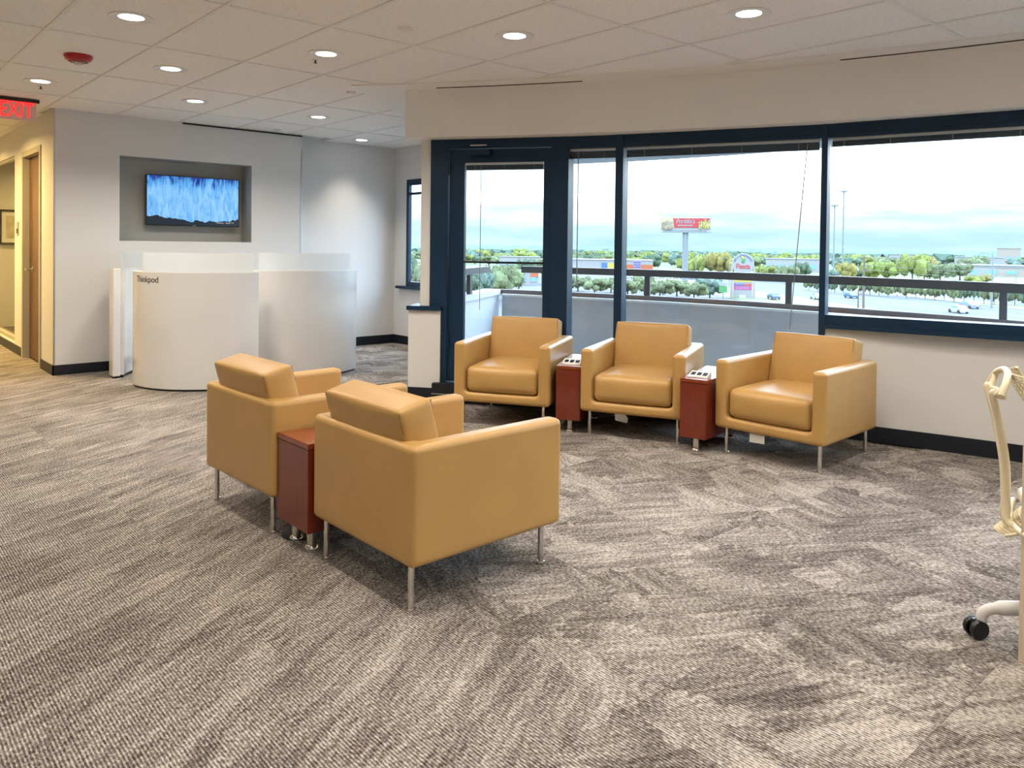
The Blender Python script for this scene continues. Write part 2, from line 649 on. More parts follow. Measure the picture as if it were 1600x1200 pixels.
def cushion(sx, sy, sz, rad, bulge=(0, 0, 0.02), n=12):
    """rounded, slightly stuffed block centred on the origin"""
    bm = bmesh.new()
    bmesh.ops.create_cube(bm, size=2.0)
    bmesh.ops.subdivide_edges(bm, edges=list(bm.edges), cuts=n, use_grid_fill=True)
    hx, hy, hz = sx / 2, sy / 2, sz / 2
    for v in bm.verts:
        # concentrate grid lines toward the edges
        p = Vector([math.copysign(1 - (1 - abs(c)) ** 1.6, c) for c in v.co])
        q = Vector((p.x * hx, p.y * hy, p.z * hz))
        inner = Vector((max(-hx + rad, min(hx - rad, q.x)), max(-hy + rad, min(hy - rad, q.y)), max(-hz + rad, min(hz - rad, q.z))))
        d = q - inner
        if d.length > 1e-9:
            q = inner + d.normalized() * min(rad, d.length) if d.length > rad else q
        u, w, t = q.x / hx, q.y / hy, q.z / hz
        q.x += bulge[0] * math.copysign(1, u) * (abs(u) > 0.5) * (1 - w * w) * (1 - t * t) * abs(u)
        q.y += bulge[1] * math.copysign(1, w) * (abs(w) > 0.5) * (1 - u * u) * (1 - t * t) * abs(w)
        q.z += bulge[2] * math.copysign(1, t) * (abs(t) > 0.5) * (1 - u * u) * (1 - w * w) * abs(t)
        v.co = q
    return bm


def wnormal(o):
    md = o.modifiers.new('wn', 'WEIGHTED_NORMAL')
    md.keep_sharp = True
    md.weight = 90
    return o


def text_bm(body, size, extrude=0.0, align='CENTER', spacing=1.0, shear=0.0, bold=0.0):
    """lettering as a mesh in the XY plane, reading along +X, facing +Z"""
    cu = bpy.data.curves.new('lettering', 'FONT')
    cu.body, cu.size, cu.extrude, cu.align_x, cu.align_y = body, size, extrude, align, 'CENTER'
    cu.space_character = spacing
    cu.shear = shear
    cu.offset = bold
    cu.resolution_u = 4
    t = bpy.data.objects.new('lettering_tmp', cu)
    COL.objects.link(t)
    dg = bpy.context.evaluated_depsgraph_get()
    me = bpy.data.meshes.new_from_object(t.evaluated_get(dg))
    bm = bmesh.new()
    bm.from_mesh(me)
    bpy.data.objects.remove(t)
    bpy.data.curves.remove(cu)
    bpy.data.meshes.remove(me)
    return bm


def in_view(x, y, z, mx=60, my=60):
    z -= EYE
    X, Y = x * ct - y * st, x * st + y * ct
    d = Y * cp - z * sp
    if d < 0.1:
        return False
    u = z * cp + Y * sp
    px, py = 800 + 1220.14 * (X * cr - u * sr) / d, 403.637 - 1220.14 * (X * sr + u * cr) / d
    return -mx < px < 1600 + mx and -my < py < 1200 + my


# ================================================================== SETTING
CEIL = 2.581
TVY, BACKY, CORX, NOOKX = 8.60, 8.85, 1.69, 5.74
RW = 10.20                                   # inner face of the curved window wall

# ---- floor: slab plus carpet tiles laid on it
floor = struct('floor', box(-3.2, 6.0, -4.5, 14.2, -0.30, -0.006), 'carpet', label='grey brown streaked carpet tile floor')
floor['streak'], floor['phase'] = 1.0, 0.0
TS = 0.6096
tile_me = mesh_of(box(-TS / 2 + .0006, TS / 2 - .0006, -TS / 2 + .0006, TS / 2 - .0006, -0.006, 0.0), 'carpet_tile', 'carpet')
rt = random.Random(3)
for i in range(-8, 10):
    for j in range(-6, 24):
        cx, cy = 1.105 + (i + .5) * TS, 0.20 + (j + .5) * TS
        rr = math.hypot(cx - PC.x, cy - PC.y)
        if cx > 5.75 or (rr > 10.45 and cy < 6.0) or (cy > TVY + .3 and cx > CORX):
            continue
        if not any(in_view(cx + a * TS / 2, cy + bq * TS / 2, 0, 10, 10) for a in (-1, 0, 1) for bq in (-1, 0, 1)):
            continue
        t = bpy.data.objects.new('carpet_tile', tile_me)
        t.location = (cx, cy, 0)
        link(t, floor)
        side = cx - 0.30 * cy                    # window side: tiles laid turned about
        if side > 1.0 + rt.uniform(-.35, .35):
            t['streak'] = rt.choice((-1.0, -1.0, -0.85, -1.15))
            t['phase'] = rt.random()
        else:
            t['streak'] = 1.0
            t['phase'] = rt.choice((0.0, 0.0, 0.0, 0.05))

# ---- ceiling: deck, exposed grid, lay-in tiles
ceiling = struct('ceiling', box(-3.2, 6.0, -4.5, 14.2, 2.604, 2.75), 'paint', label='white suspended tile ceiling')
GX0, GY0, GW, GL = 1.020, 4.169, 0.6096, 1.2192
for i in range(-7, 9):
    x = GX0 + GW * i
    if -3.0 < x < 5.9:
        o = obj('grid_bar', box(x - .011, x + .011, -4.4, TVY if x < 4.28 and x > CORX else (14 if x < CORX else BACKY), CEIL, CEIL + .02), 'grid_bar', ceiling)
for k in range(-7, 9):
    y = GY0 + GL * k
    if -4.4 < y < 14:
        x1 = CORX if y > TVY else 5.7
        obj('grid_bar', box(-3.1, x1, y - .011, y + .011, CEIL + .0004, CEIL + .0204), 'grid_bar', ceiling)
tile_full = mesh_of(box(-GW / 2 + .011, GW / 2 - .011, -GL / 2 + .011, GL / 2 - .011, 0, .015), 'ceiling_tile', 'ceiling_tile')
for i in range(-7, 8):
    for k in range(-7, 8):
        x0, x1, y0, y1 = GX0 + GW * i, GX0 + GW * (i + 1), GY0 + GL * k, GY0 + GL * (k + 1)
        if y0 >= TVY and x0 >= CORX or y0 > BACKY - .02 and x0 > CORX or x0 > 5.7 or x0 < -3.2 or y1 < -4.4 or y0 > 13:
            continue
        if y0 >= TVY and x0 < CORX < x1:
            t = bpy.data.objects.new('ceiling_tile', mesh_of(box(x0 + .011, CORX - .001, y0 + .011, y1 - .011, CEIL + .006, CEIL + .021), 'ceiling_tile', 'ceiling_tile'))
            link(t, ceiling)
            continue
        ymax = TVY if (x0 < 4.2 and x1 > CORX + .3) else (BACKY if x0 > 4.2 else 99)
        if not any(in_view(a, bq, CEIL, 30, 60) for a in (x0, (x0 + x1) / 2, x1) for bq in (y0, (y0 + y1) / 2, min(y1, ymax))):
            continue
        if y1 > ymax:
            me = mesh_of(box(-GW / 2 + .011, GW / 2 - .011, y0 + .011 - (y0 + y1) / 2, ymax - .004 - (y0 + y1) / 2, 0, .015), 'ceiling_tile', 'ceiling_tile')
        else:
            me = tile_full
        t = bpy.data.objects.new('ceiling_tile', me)
        t.location = ((x0 + x1) / 2, (y0 + y1) / 2, CEIL + .006)
        link(t, ceiling)

# ---- television wall with its niche
NX0, NX1, NZ0, NZ1, NY = 2.279, 3.662, 1.315, 2.182, 8.87
bm = cells([CORX, NX0, NX1, 4.272], [TVY, NY, 9.02], [0, NZ0, NZ1, 2.604],
           [(i, j, k) for i in range(3) for j in range(2) for k in range(3) if not (i == 1 and j == 0 and k == 1)])
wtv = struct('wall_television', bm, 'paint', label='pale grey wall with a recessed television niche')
wtv.data.materials.append(MATS['niche_grey'])          # niche faces get a darker grey than the wall
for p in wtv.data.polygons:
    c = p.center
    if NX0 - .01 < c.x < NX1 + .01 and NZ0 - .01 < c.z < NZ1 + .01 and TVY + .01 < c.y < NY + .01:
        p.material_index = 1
struct('baseboard_television', box(CORX - .008, 4.28, TVY - .008, TVY + .01, 0, .098), 'base_black')
struct('trim_corner', box(CORX - .003, CORX + .012, TVY - .003, TVY + .012, .098, CEIL), 'brushed')
struct('trim_panel_edge', box(4.262, 4.276, TVY - .004, TVY + .01, .098, 2.42), 'brushed')
# back wall of the nook
struct('wall_back', box(4.272, NOOKX + .2, BACKY, BACKY + .17, 0, 2.604), 'paint', label='white end wall of the window nook')
struct('baseboard_back', box(4.272, NOOKX, BACKY - .008, BACKY + .01, 0, .11), 'base_black')
# nook window wall: below, above, beside
WG0, WG1, WZ0, WZ1 = 7.55, 8.56, 0.767, 2.154
bm = cells([NOOKX, NOOKX + .045], [7.40, WG0, WG1, BACKY], [0, WZ0, WZ1, 2.604], [(0, j, k) for j in range(3) for k in range(3) if not (j == 1 and k == 1)])
struct('wall_nook', bm, 'paint', label='white wall round the narrow nook window')
struct('baseboard_nook', box(NOOKX - .008, NOOKX + .005, 7.40, BACKY - .008, 0, .11), 'base_black')
w4 = sgroup('window_4', 'narrow nook window with navy frame')
bm = cells([NOOKX - .008, NOOKX + .036], [WG0, WG0 + .05, WG1 - .055, WG1], [WZ0, WZ0 + .06, 1.955, 1.985, WZ1 - .075, WZ1],
           [(0, j, k) for j in range(3) for k in range(5) if not (j == 1 and k in (1, 3))])
obj('window_frame', bm, 'navy', w4)
obj('pane', box(NOOKX + .010, NOOKX + .014, WG0 + .05, WG1 - .055, WZ0 + .06, 1.955), 'glass', w4)
obj('pane', box(NOOKX + .010, NOOKX + .014, WG0 + .05, WG1 - .055, 1.985, WZ1 - .075), 'glass', w4)
obj('window_sill', box(NOOKX - .06, NOOKX + .06, 7.42, BACKY - .12, WZ0 - .035, WZ0), 'navy', w4)
# wall closing the nook against the balcony, and the pier at the door
pA = PP(10.22, 37.15)
eA, eB = Vector((NOOKX + .02, 7.42, 0)), Vector((3.915, 5.545, 0))
struct('wall_balcony_end', seg_box(eA, eB, -0.05, 0.05, 0, .767), 'paint')
struct('wall_balcony_head', seg_box(eA, eB, -0.05, 0.05, WZ1, 2.604), 'paint')
w7 = sgroup('window_7', 'glazing between the nook and the balcony end')
obj('header', seg_box(eA, eB, -.03, .03, WZ1 - .08, WZ1), 'navy', w7)
obj('bottom_rail', seg_box(eA, eB, -.03, .03, .767, .83), 'navy', w7)
for f0, f1 in ((0, .02), (.44, .46)):
    obj('mullion', seg_box(eA.lerp(eB, f0), eA.lerp(eB, f1), -.03, .03, .83, WZ1 - .08), 'navy', w7)
for f0, f1 in ((.02, .44), (.46, 1)):
    obj('pane', seg_box(eA.lerp(eB, f0), eA.lerp(eB, f1), -.003, .003, .83, WZ1 - .08), 'glass', w7)
struct('wall_pier', pbox(10.20, 10.36, 36.62, 37.12, 0, 2.604), 'paint', label='slim white pier beside the balcony door')
wl_ = sgroup('wall_low', 'low white wall with navy cap beside the balcony door')
obj('wall_block', pbox(10.16, 10.42, 36.05, 37.62, 0.0, 0.765), 'paint', wl_)
obj('wall_cap', pbox(10.135, 10.44, 36.0, 37.68, 0.765, 0.80), 'navy', wl_)
obj('wall_base', pbox(10.148, 10.43, 36.0, 37.66, 0.0, 0.115), 'base_black', wl_)

# ---- corridor wall with door and borrowed-light window
DY0, DY1, DZ = 9.21, 10.10, 2.235
SY0, SY1, SZ0, SZ1 = 10.62, 13.2, 0.115, 2.29
bm = cells([CORX, CORX + .14], [9.02, DY0, DY1, SY0, SY1, 13.8], [0, SZ0, DZ, SZ1, 2.604],
           [(0, j, k) for j in range(5) for k in range(4) if not ((j == 1 and k < 2) or (j == 3 and k in (1, 2)))])
struct('wall_corridor', bm, 'paint', label='corridor wall with a wooden door and a glazed opening')
struct('baseboard_corridor', box(CORX - .008, CORX + .002, DY1 + .05, 13.8, 0, .10), 'base_black')
struct('baseboard_corner', box(CORX - .008, CORX + .002, TVY - .008, DY0 - .06, 0, .098), 'base_black')
d2 = sgroup('door_2', 'brown wooden corridor door in a grey metal frame')
bm = cells([CORX - .012, CORX + .15], [DY0 - .05, DY0 + .014, DY1 - .014, DY1 + .05], [0, DZ - .012, DZ + .05], [(0, 0, 0), (0, 2, 0), (0, 0, 1), (0, 1, 1), (0, 2, 1)])
obj('door_frame', bm, 'door_frame', d2)
obj('door_leaf', box(CORX + .055, CORX + .10, DY0 + .017, DY1 - .017, 0.008, DZ - .015), 'door_wood', d2)
hd = obj('door_handle', tube([(CORX + .06, 9.90, .99), (CORX - .015, 9.90, .99), (CORX - .02, 9.80, .99)], .010, 8), 'brushed', d2, 40)
obj('handle_rose', lathe([(.028, -.004), (.028, .008)], 16, None, (CORX + .052, 9.90, .99), 'X'), 'brushed', d2)
w6 = sgroup('window_6', 'tall corridor glazing with thin pale frame')
bm = cells([CORX + .02, CORX + .10], [SY0, SY0 + .03, SY1 - .03, SY1], [SZ0, SZ0 + .05, SZ1 - .03, SZ1], [(0, j, k) for j in range(3) for k in range(3) if not (j == 1 and k == 1)])
obj('window_frame', bm, 'door_frame', w6)
obj('pane', box(CORX + .055, CORX + .061, SY0 + .03, SY1 - .03, SZ0 + .05, SZ1 - .03), 'glass_corridor', w6)
# rooms beyond: end walls and outer shell of the office
struct('wall_corridor_end', box(-3.2, 6.0, 13.8, 13.95, 0, 2.604), 'paint')
struct('wall_office', box(4.2, 4.35, 9.02, 13.8, 0, 2.604), 'paint')
struct('wall_left', box(-3.2, -3.05, -4.5, 13.8, 0, 2.604), 'paint')
struct('wall_camera_side', box(-3.2, 6.0, -4.5, -4.35, 0, 2.604), 'paint')

# ---- curved soffit and drywall border
struct('trim_ceiling_border', pbox(9.785, 10.06, -22, 37.6, CEIL - .006, 2.60, 40), 'paint_soffit', 30)
bm = pbox(9.785, 11.4, 37.6, 39.78, CEIL - .006, 2.60, 3)
struct('trim_ceiling_return', bm, 'paint_soffit', 30)
struct('wall_soffit', pbox(10.02, 11.0, -22, 37.6, 2.192, CEIL - .0065, 40), 'paint_soffit', 30, label='curved pale soffit above the windows')

# ---- curved window wall
PH = dict(post=36.62, leafL=35.77, gL=35.02, gR=31.18, leafR=30.82, jamb=30.13, sL=30.04, sR=27.88, m1=27.54, m2l=19.43, m2r=19.20, m3l=8.6, m3r=8.35, end=-6.0, endr=-6.3)
FO = 0.14         # frame depth outwards
ZC = 0.16         # black kerb under the glazing
GT = 2.095


def frame_window(name, pl, pr, ib, it, zb, zt, label, extra_l=0.0, extra_r=0.0):
    g = sgroup(name, label)
    A, B = PP(RW, pl), PP(RW, pr)
    obj('header', seg_box(A, B, -.012, FO, it, zt), 'navy', g)
    obj('header_lip', seg_box(A, B, -.022, -.004, it + .028, it + .036), 'navy', g)
    obj('bottom_rail', seg_box(A, B, -.012, FO, zb, ib), 'navy', g)
    obj('pane', seg_box(A, B, .065, .073, ib, it), 'glass', g)
    return g


def mullion(g, pl, pr, zb, zt=2.192, name='mullion', d0=-.02, d1=None):
    return obj(name, pbox(RW + d0, RW + (FO + .015 if d1 is None else d1), pr, pl, zb, zt), 'navy', g)


w1 = frame_window('window_1', PH['sL'], PH['sR'], .24, GT, ZC, 2.192, 'narrow full-height sidelight beside the balcony door')
mullion(w1, PH['jamb'] + .02, PH['sL'] - .02, ZC, name='jamb')
w2 = frame_window('window_2', PH['m1'], PH['m2l'], .24, GT, ZC, 2.192, 'wide full-height glazing behind the armchairs')
mullion(w2, PH['sR'], PH['m1'], ZC)
w3 = frame_window('window_3', PH['m2r'], PH['m3l'], .857, GT, .79, 2.192, 'wide window above the white sill wall')
mullion(w3, PH['m2l'], PH['m2r'], 0.1)
obj('window_sill', seg_box(PP(RW, PH['m2r']), PP(RW, PH['m3l']), -.03, .1, .762, .792), 'navy', w3)
w5 = frame_window('window_5', PH['m3r'], PH['end'], .857, GT, .79, 2.192, 'window further along the curved wall')
mullion(w5, PH['m3l'], PH['m3r'], .762)
obj('window_sill', seg_box(PP(RW, PH['m3r']), PP(RW, PH['end']), -.03, .1, .762, .792), 'navy', w5)
struct('wall_sill', pbox(RW + .005, RW + .16, -6, 19.22, 0, .763, 16), 'paint', 30, label='white low wall under the wide window')
struct('baseboard_sill', pbox(RW - .006, RW + .02, -6, 19.22, 0, .108, 16), 'base_black', 30)
struct('wall_window_end', pbox(RW - .02, RW + .16, -24, -6, 0, 2.604, 10), 'paint', 30)
struct('trim_kerb', pbox(RW - .03, RW + .15, 19.22, 36.05, 0, ZC, 16), 'base_black', 30, label='black kerb under the glazing')
# balcony door
d1 = sgroup('door_1', 'navy framed glass balcony door')
obj('door_frame', pbox(RW - .02, RW + FO, PH['leafL'], PH['post'], ZC - .05, 2.192, 1), 'navy', d1)
obj('door_frame', pbox(RW - .02, RW + FO, PH['jamb'], PH['leafR'], ZC, 2.192, 1), 'navy', d1)
obj('door_frame', seg_box(PP(RW, PH['leafL']), PP(RW, PH['leafR']), -.02, FO, 2.115, 2.192), 'navy', d1)
A, B = PP(RW, PH['leafL'] - .03), PP(RW, PH['leafR'] + .03)
gA, gB = A.lerp(B, (PH['leafL'] - PH['gL']) / (PH['leafL'] - PH['leafR'])), A.lerp(B, (PH['leafL'] - PH['gR']) / (PH['leafL'] - PH['leafR']))
obj('door_stile', seg_box(A, gA, .01, .06, ZC + .01, 2.11), 'navy', d1)
obj('door_stile', seg_box(gB, B, .01, .06, ZC + .01, 2.11), 'navy', d1)
obj('door_rail', seg_box(gA, gB, .01, .06, 2.0, 2.11), 'navy', d1)
obj('door_rail', seg_box(gA, gB, .01, .06, ZC + .01, .42), 'navy', d1)
obj('push_bar', seg_box(gA, gB, -.03, .012, 1.166, 1.184), 'base_black', d1)
obj('pane', seg_box(gA, gB, .030, .038, .42, 2.0), 'glass', d1)
obj('door_closer', seg_box(A.lerp(B, .22), A.lerp(B, .42), -.05, -.005, 2.055, 2.10), 'navy', d1)
obj('closer_arm', seg_box(A.lerp(B, .24), A.lerp(B, .40), -.09, -.075, 2.125, 2.135), 'brushed', d1)
obj('threshold', seg_box(PP(RW, 36.3), PP(RW, 30.4), -.10, -.03, .085, ZC + .005), 'base_black', d1)
obj('threshold_strip', seg_box(PP(RW, 36.3), PP(RW, 30.4), -.105, -.03, .074, .084), 'brushed', d1)
for z_ in (.45, 1.9):
    obj('hinge', seg_box(A.lerp(B, -.005), A.lerp(B, .012), -.01, .012, z_, z_ + .1), 'navy', d1)


# raised blinds: headrail, gathered slats, bottom rail, cords
def blind(name_label, A, B, zt, zb, wand=None, cords=(.12, .5, .88)):
    t = thing('raised_blind', name_label, 'blind', (0, 0, 0))
    A, B = Vector(A), Vector(B)
    a, b2 = A.lerp(B, .012), B.lerp(A, .012)
    obj('headrail', seg_box(a, b2, .018, .05, zt - .018, zt - .001), 'blind_rail', t)
    ns = 7
    hh = (zt - .020 - zb - .010) / ns
    for s in range(ns):
        z0 = zb + .010 + s * hh
        obj('slat', seg_box(a, b2, .02 + .002 * (s % 2), .048 + .002 * (s % 2), z0 + hh * .08, z0 + hh * .84), 'blind_dark', t)
    obj('bottom_rail', seg_box(a, b2, .020, .048, zb, zb + .009), 'blind_dark', t)
    for c in cords:
        p = a.lerp(b2, c)
        q = a.lerp(b2, c + .004)
        obj('cord', seg_box(p, q, .014, .0185, zb, zt - .02), 'cord_grey', t)
    if wand:
        f0, f1, zlow, rr = wand
        p0, p1 = a.lerp(b2, f0), a.lerp(b2, f1)
        nn = (PC - Vector((p0.x, p0.y))).normalized() * 0.004
        mid = p0.lerp(p1, .5)
        obj('wand', tube(bezier([(p0.x + nn.x, p0.y + nn.y, zt - .03), (mid.x + nn.x, mid.y + nn.y, (zt + zlow) / 2), (p1.x + nn.x, p1.y + nn.y, zlow)], 4), rr, 6), 'cord_grey', t, 40)
    return t


def chord_up(pl, pr):
    return PP(RW, pl), PP(RW, pr)


blind('raised dark blind at the top of the balcony door', gA, gB, 2.0, 1.938, wand=(.21, .21, .78, .003))
A, B = chord_up(PH['sL'], PH['sR'])
blind('raised dark blind at the top of the narrow sidelight', A, B, GT, 2.018, wand=(.20, .20, 1.0, .004), cords=(.3, .75))
A, B = chord_up(PH['m1'], PH['m2l'])
blind('raised dark blind at the top of the widest glazing behind the armchairs', A, B, GT, 2.018, wand=(.945, .875, .74, .0035), cords=(.10, .36, .62, .9))
A, B = chord_up(PH['m2r'], PH['m3l'])
blind('raised dark blind over the window above the sill wall', A, B, GT, 2.036, cords=(.04, .2, .4, .6, .8))

# ceiling slots
t = tag(obj('slot_diffuser', pbox(9.935, 9.960, 29.1, 35.95, CEIL - .0085, CEIL - .0062, 10), 'slot_black'), 'black linear air slot above the balcony door', 'air vent', 'linear slots in the ceiling border')
t = tag(obj('slot_diffuser', pbox(9.925, 9.948, 5.0, 18.63, CEIL - .0085, CEIL - .0062, 14), 'slot_black'), 'black linear air slot above the wide sill window', 'air vent', 'linear slots in the ceiling border')
tag(obj('slot_diffuser', box(2.9, 4.268, TVY - .026, TVY - .004, CEIL - .012, CEIL - .001), 'slot_black'), 'thin black air slot where the television wall meets the ceiling', 'air vent', 'linear slots in the ceiling border')

# ================================================================== CEILING FIXTURES
ring_me = mesh_of(lathe([(.104, .004), (.112, .002), (.118, -.001), (.120, -.004), (.114, -.006), (.105, -.002)], 36), 'trim_ring', 'plastic_white', 40)
lens_me = mesh_of(lathe([(.1045, .004), (.1045, -.001), (.05, -.0025), (.004, -.003)], 36), 'lens', 'lamp_lens', 40)
LAMPS = [
    (1.325, 4.78, 'round recessed downlight before the red fire alarm, biggest on that side'),
    (1.325, 7.22, 'round recessed downlight just above the EXIT sign'),
    (1.935, 6.00, 'round recessed downlight beside the red fire alarm'),
    (2.545, 7.22, 'round recessed downlight above the television niche'),
    (2.545, 4.78, 'round recessed downlight next to the small black sprinkler'),
    (3.764, 7.22, 'round recessed downlight in front of the panel edge beside the niche'),
    (4.983, 8.44, 'smallest round recessed downlight, over the nook end wall'),
    (3.154, 3.56, 'round recessed downlight above the first window slot'),
    (3.764, 2.34, 'round recessed downlight nearer the long second window slot'),
]
OFF = [(-1.11, 4.78), (-1.11, 7.22), (0.105, 3.56), (0.105, 6.0), (1.325, 2.34), (2.545, 1.12), (0.105, 1.12), (-1.11, 2.34), (4.37, 1.12), (3.764, -0.1), (1.325, -0.1), (-1.11, -0.1), (2.545, -2.54), (0.105, -2.54), (-1.11, -3.8), (0.715, -3.8), (2.545, -3.8), (4.37, -3.8)]  # unseen lamps; row by the camera-side wall added to raise bounce light
COR = [(0.715, 9.66), (0.715, 11.5), (0.4, 13.0), (2.9, 11.5)]
lamp_data = bpy.data.lights.new('downlight_beam', 'AREA')
lamp_data.shape = 'DISK'
lamp_data.size = 0.19
lamp_data.energy = LAMP_W
lamp_data.color = LAMP_COL
lamp_data.spread = 140 * D2R
warm_data = lamp_data.copy()
warm_data.color = (1.0, 0.68, 0.24)
warm_data.energy = LAMP_W * 4.6
warm_data.spread = 160 * D2R


spot_data = lamp_data.copy()
spot_data.spread = 84 * D2R
spot_data.energy = LAMP_W * 0.3


def downlight(x, y, label, group='round recessed downlights', data=lamp_data):
    t = thing('ceiling_downlight', label, 'downlight', (x, y, CEIL + .0065), 0, group)
    for nm, me in (('trim_ring', ring_me), ('lens', lens_me)):
        link(bpy.data.objects.new(nm, me), t)
    lo = bpy.data.objects.new('downlight_beam', data)
    lo.location = (0, 0, -.012)
    link(lo, t)
    return t


for x, y, lab in LAMPS:
    downlight(x, y, lab, data=spot_data if y > 8 else lamp_data)
dim_data = lamp_data.copy()
dim_data.energy = LAMP_W * 0.5
for x, y in OFF:
    downlight(x, y, 'unseen downlight added beyond the edge of the picture', 'downlights out of the picture', dim_data if x < 0.2 and y > 0.5 else lamp_data)
for x, y in COR:
    downlight(x, y, 'warm recessed downlight inside the corridor', 'corridor downlights', warm_data)

# fire alarm strobe
t = thing('fire_alarm', 'red ceiling fire alarm strobe with clear lens', 'fire alarm', (1.33, 6.02, CEIL + .006))
obj('housing', lathe([(.088, 0), (.090, -.010), (.082, -.030), (.062, -.044), (.03, -.048), (.004, -.048)], 28), 'alarm_red', t, 40)
obj('strobe_lens', box(-.026, .026, -.016, .016, -.066, -.046, None, .006), 'lens_clear', t)
obj('speaker_slot', lathe([(.060, -.0447), (.056, -.0475), (.05, -.0475), (.046, -.0455)], 24), 'base_black', t)
# small round covers and sprinkler heads
for x, y, rad, lab in ((2.579, 3.877, .042, 'small white round sensor cover near the tile seam'), (3.34, 5.828, .040, 'small white round sensor cover by the soffit corner'), (3.85, 8.34, .038, 'small white round sensor cover at the television wall slot')):
    t = thing('ceiling_sensor', lab, 'sensor', (x, y, CEIL + .006), 0, 'small round ceiling covers')
    obj('cover', lathe([(rad * .94, 0), (rad, -.006), (rad * .95, -.012), (rad * .8, -.014), (.003, -.015)], 24), 'plastic_white', t, 40)
    obj('rim', lathe([(rad * 1.08, .0), (rad * 1.08, -.003), (rad * 1.0, -.004)], 24), 'grid_bar', t)
for x, y, lab in ((2.565, 4.968, 'tiny black sprinkler head beside a downlight'), (1.365, 7.43, 'tiny black sprinkler head close to the EXIT sign')):
    t = thing('sprinkler_head', lab, 'sprinkler', (x, y, CEIL + .006), 0, 'sprinkler heads')
    obj('escutcheon', lathe([(.022, 0), (.020, -.004), (.008, -.006)], 16), 'grid_bar', t)
    obj('nozzle', lathe([(.006, -.004), (.006, -.022), (.012, -.024), (.012, -.027), (.003, -.028)], 12), 'base_black', t)

# EXIT sign
t = thing('exit_sign', 'hanging clear EXIT sign with red lit letters', 'exit sign', (1.318, 8.19, 0))
obj('mount_bar', box(-.165, .175, -.022, .022, CEIL - .03, CEIL, None, .004), 'black_plastic', t)
obj('panel', box(-.155, .15, -.005, .005, CEIL - .195, CEIL - .03, None, .002), 'exit_panel', t)
bm = text_bm('EXIT', .182, .002, bold=.0, spacing=1.0)
for v in bm.verts:
    v.co = Vector((v.co.x * .70 + -.003, -v.co.z - .0075, v.co.y * 1.02 + CEIL - .112))
lt = obj('lettering', bm, 'exit_red', t)
bm = text_bm('EXIT', .182, .002, bold=.0, spacing=1.0)
for v in bm.verts:
    v.co = Vector((-v.co.x * .70 - .003, v.co.z + .0075, v.co.y * 1.02 + CEIL - .112))
obj('lettering', bm, 'exit_red', t)
obj('red_glow_strip', box(-.155, .15, -.007, .007, CEIL - .036, CEIL - .030), 'exit_red', t)

# ================================================================== TELEVISION
t = thing('television', 'flat television showing a pale blue picture, hung in the niche', 'television', (3.086, 8.775, 1.755))
obj('case', box(-.499, .499, .0, .045, -.268, .268, None, .004), 'black_plastic', t)
obj('bezel', cells([-.503, -.494, .494, .503], [-.006, .002], [-.272, -.258, .264, .272], [(i, 0, k) for i in range(3) for k in range(3) if not (i == 1 and k == 1)]), 'black_plastic', t)
sc = obj('screen', box(-.494, .494, -.002, .001, -.258, .264), 'tv_picture', t)
obj('wall_mount', box(-.15, .15, .045, .092, -.12, .12), 'black_plastic', t)
bm = text_bm('Hisense \u2022 Roku TV', .026, .0003)
for v in bm.verts:
    v.co = Vector((v.co.x + .345, -v.co.z - .0032, v.co.y - .226))
obj('lettering', bm, 'plastic_white', t)
obj('maker_badge', box(-.014, .014, -.0075, -.006, -.268, -.262), 'plastic_white', t)

# ================================================================== WORK PODS
def arc_panel(c, R, a0, a1, z0, z1, th, nseg=28):
    bm = bmesh.new()
    rings = []
    for i in range(nseg + 1):
        a = (a0 + (a1 - a0) * i / nseg) * D2R
        d = Vector((math.cos(a), math.sin(a)))
        q = [c + d * (R - th), c + d * R]
        rings.append([bm.verts.new((q[0].x, q[0].y, z0)), bm.verts.new((q[1].x, q[1].y, z0)), bm.verts.new((q[1].x, q[1].y, z1)), bm.verts.new((q[0].x, q[0].y, z1))])
    for a, c2 in zip(rings[:-1], rings[1:]):
        for k in range(4):
            bm.faces.new((a[k], a[(k + 1) % 4], c2[(k + 1) % 4], c2[k]))
    bm.faces.new(rings[0])
    bm.faces.new(rings[-1][::-1])
    return bm


cA, cB, cC = Vector((2.84, 7.55)), Vector((3.72, 7.70)), Vector((2.97, 7.76))
PZ0, PZ1, PZ2 = 0.018, 1.040, 1.215


def pod(label, c, R, a0, a1, s0, s1):
    t = thing('work_pod', label, 'work pod', (0, 0, 0), 0, 'white work pods by the television wall')
    obj('curved_panel', arc_panel(c, R, a0, a1, PZ0, PZ1, .055, 40), 'pod', t, 35)
    obj('top_edge', arc_panel(c, R - .008, a0, a1, PZ1, PZ1 + .006, .040, 40), 'plastic_white', t, 35)
    obj('plinth', arc_panel(c, R - .012, a0 + .5, a1 - .5, 0.0, PZ0, .035, 40), 'black_plastic', t, 35)
    obj('acrylic_screen', arc_panel(c, R - .035, s0, s1, PZ1 + .006, PZ2, .010, 40), 'acrylic', t, 35)
    return t


podA = pod('rounded white glossy pod marked Thinkpod with frosted screen', cA, .72, 178, 282, 189, 279)
podB = pod('rounded white glossy pod without lettering, beside the nook', cB, .71, 214, 311, 217, 303)
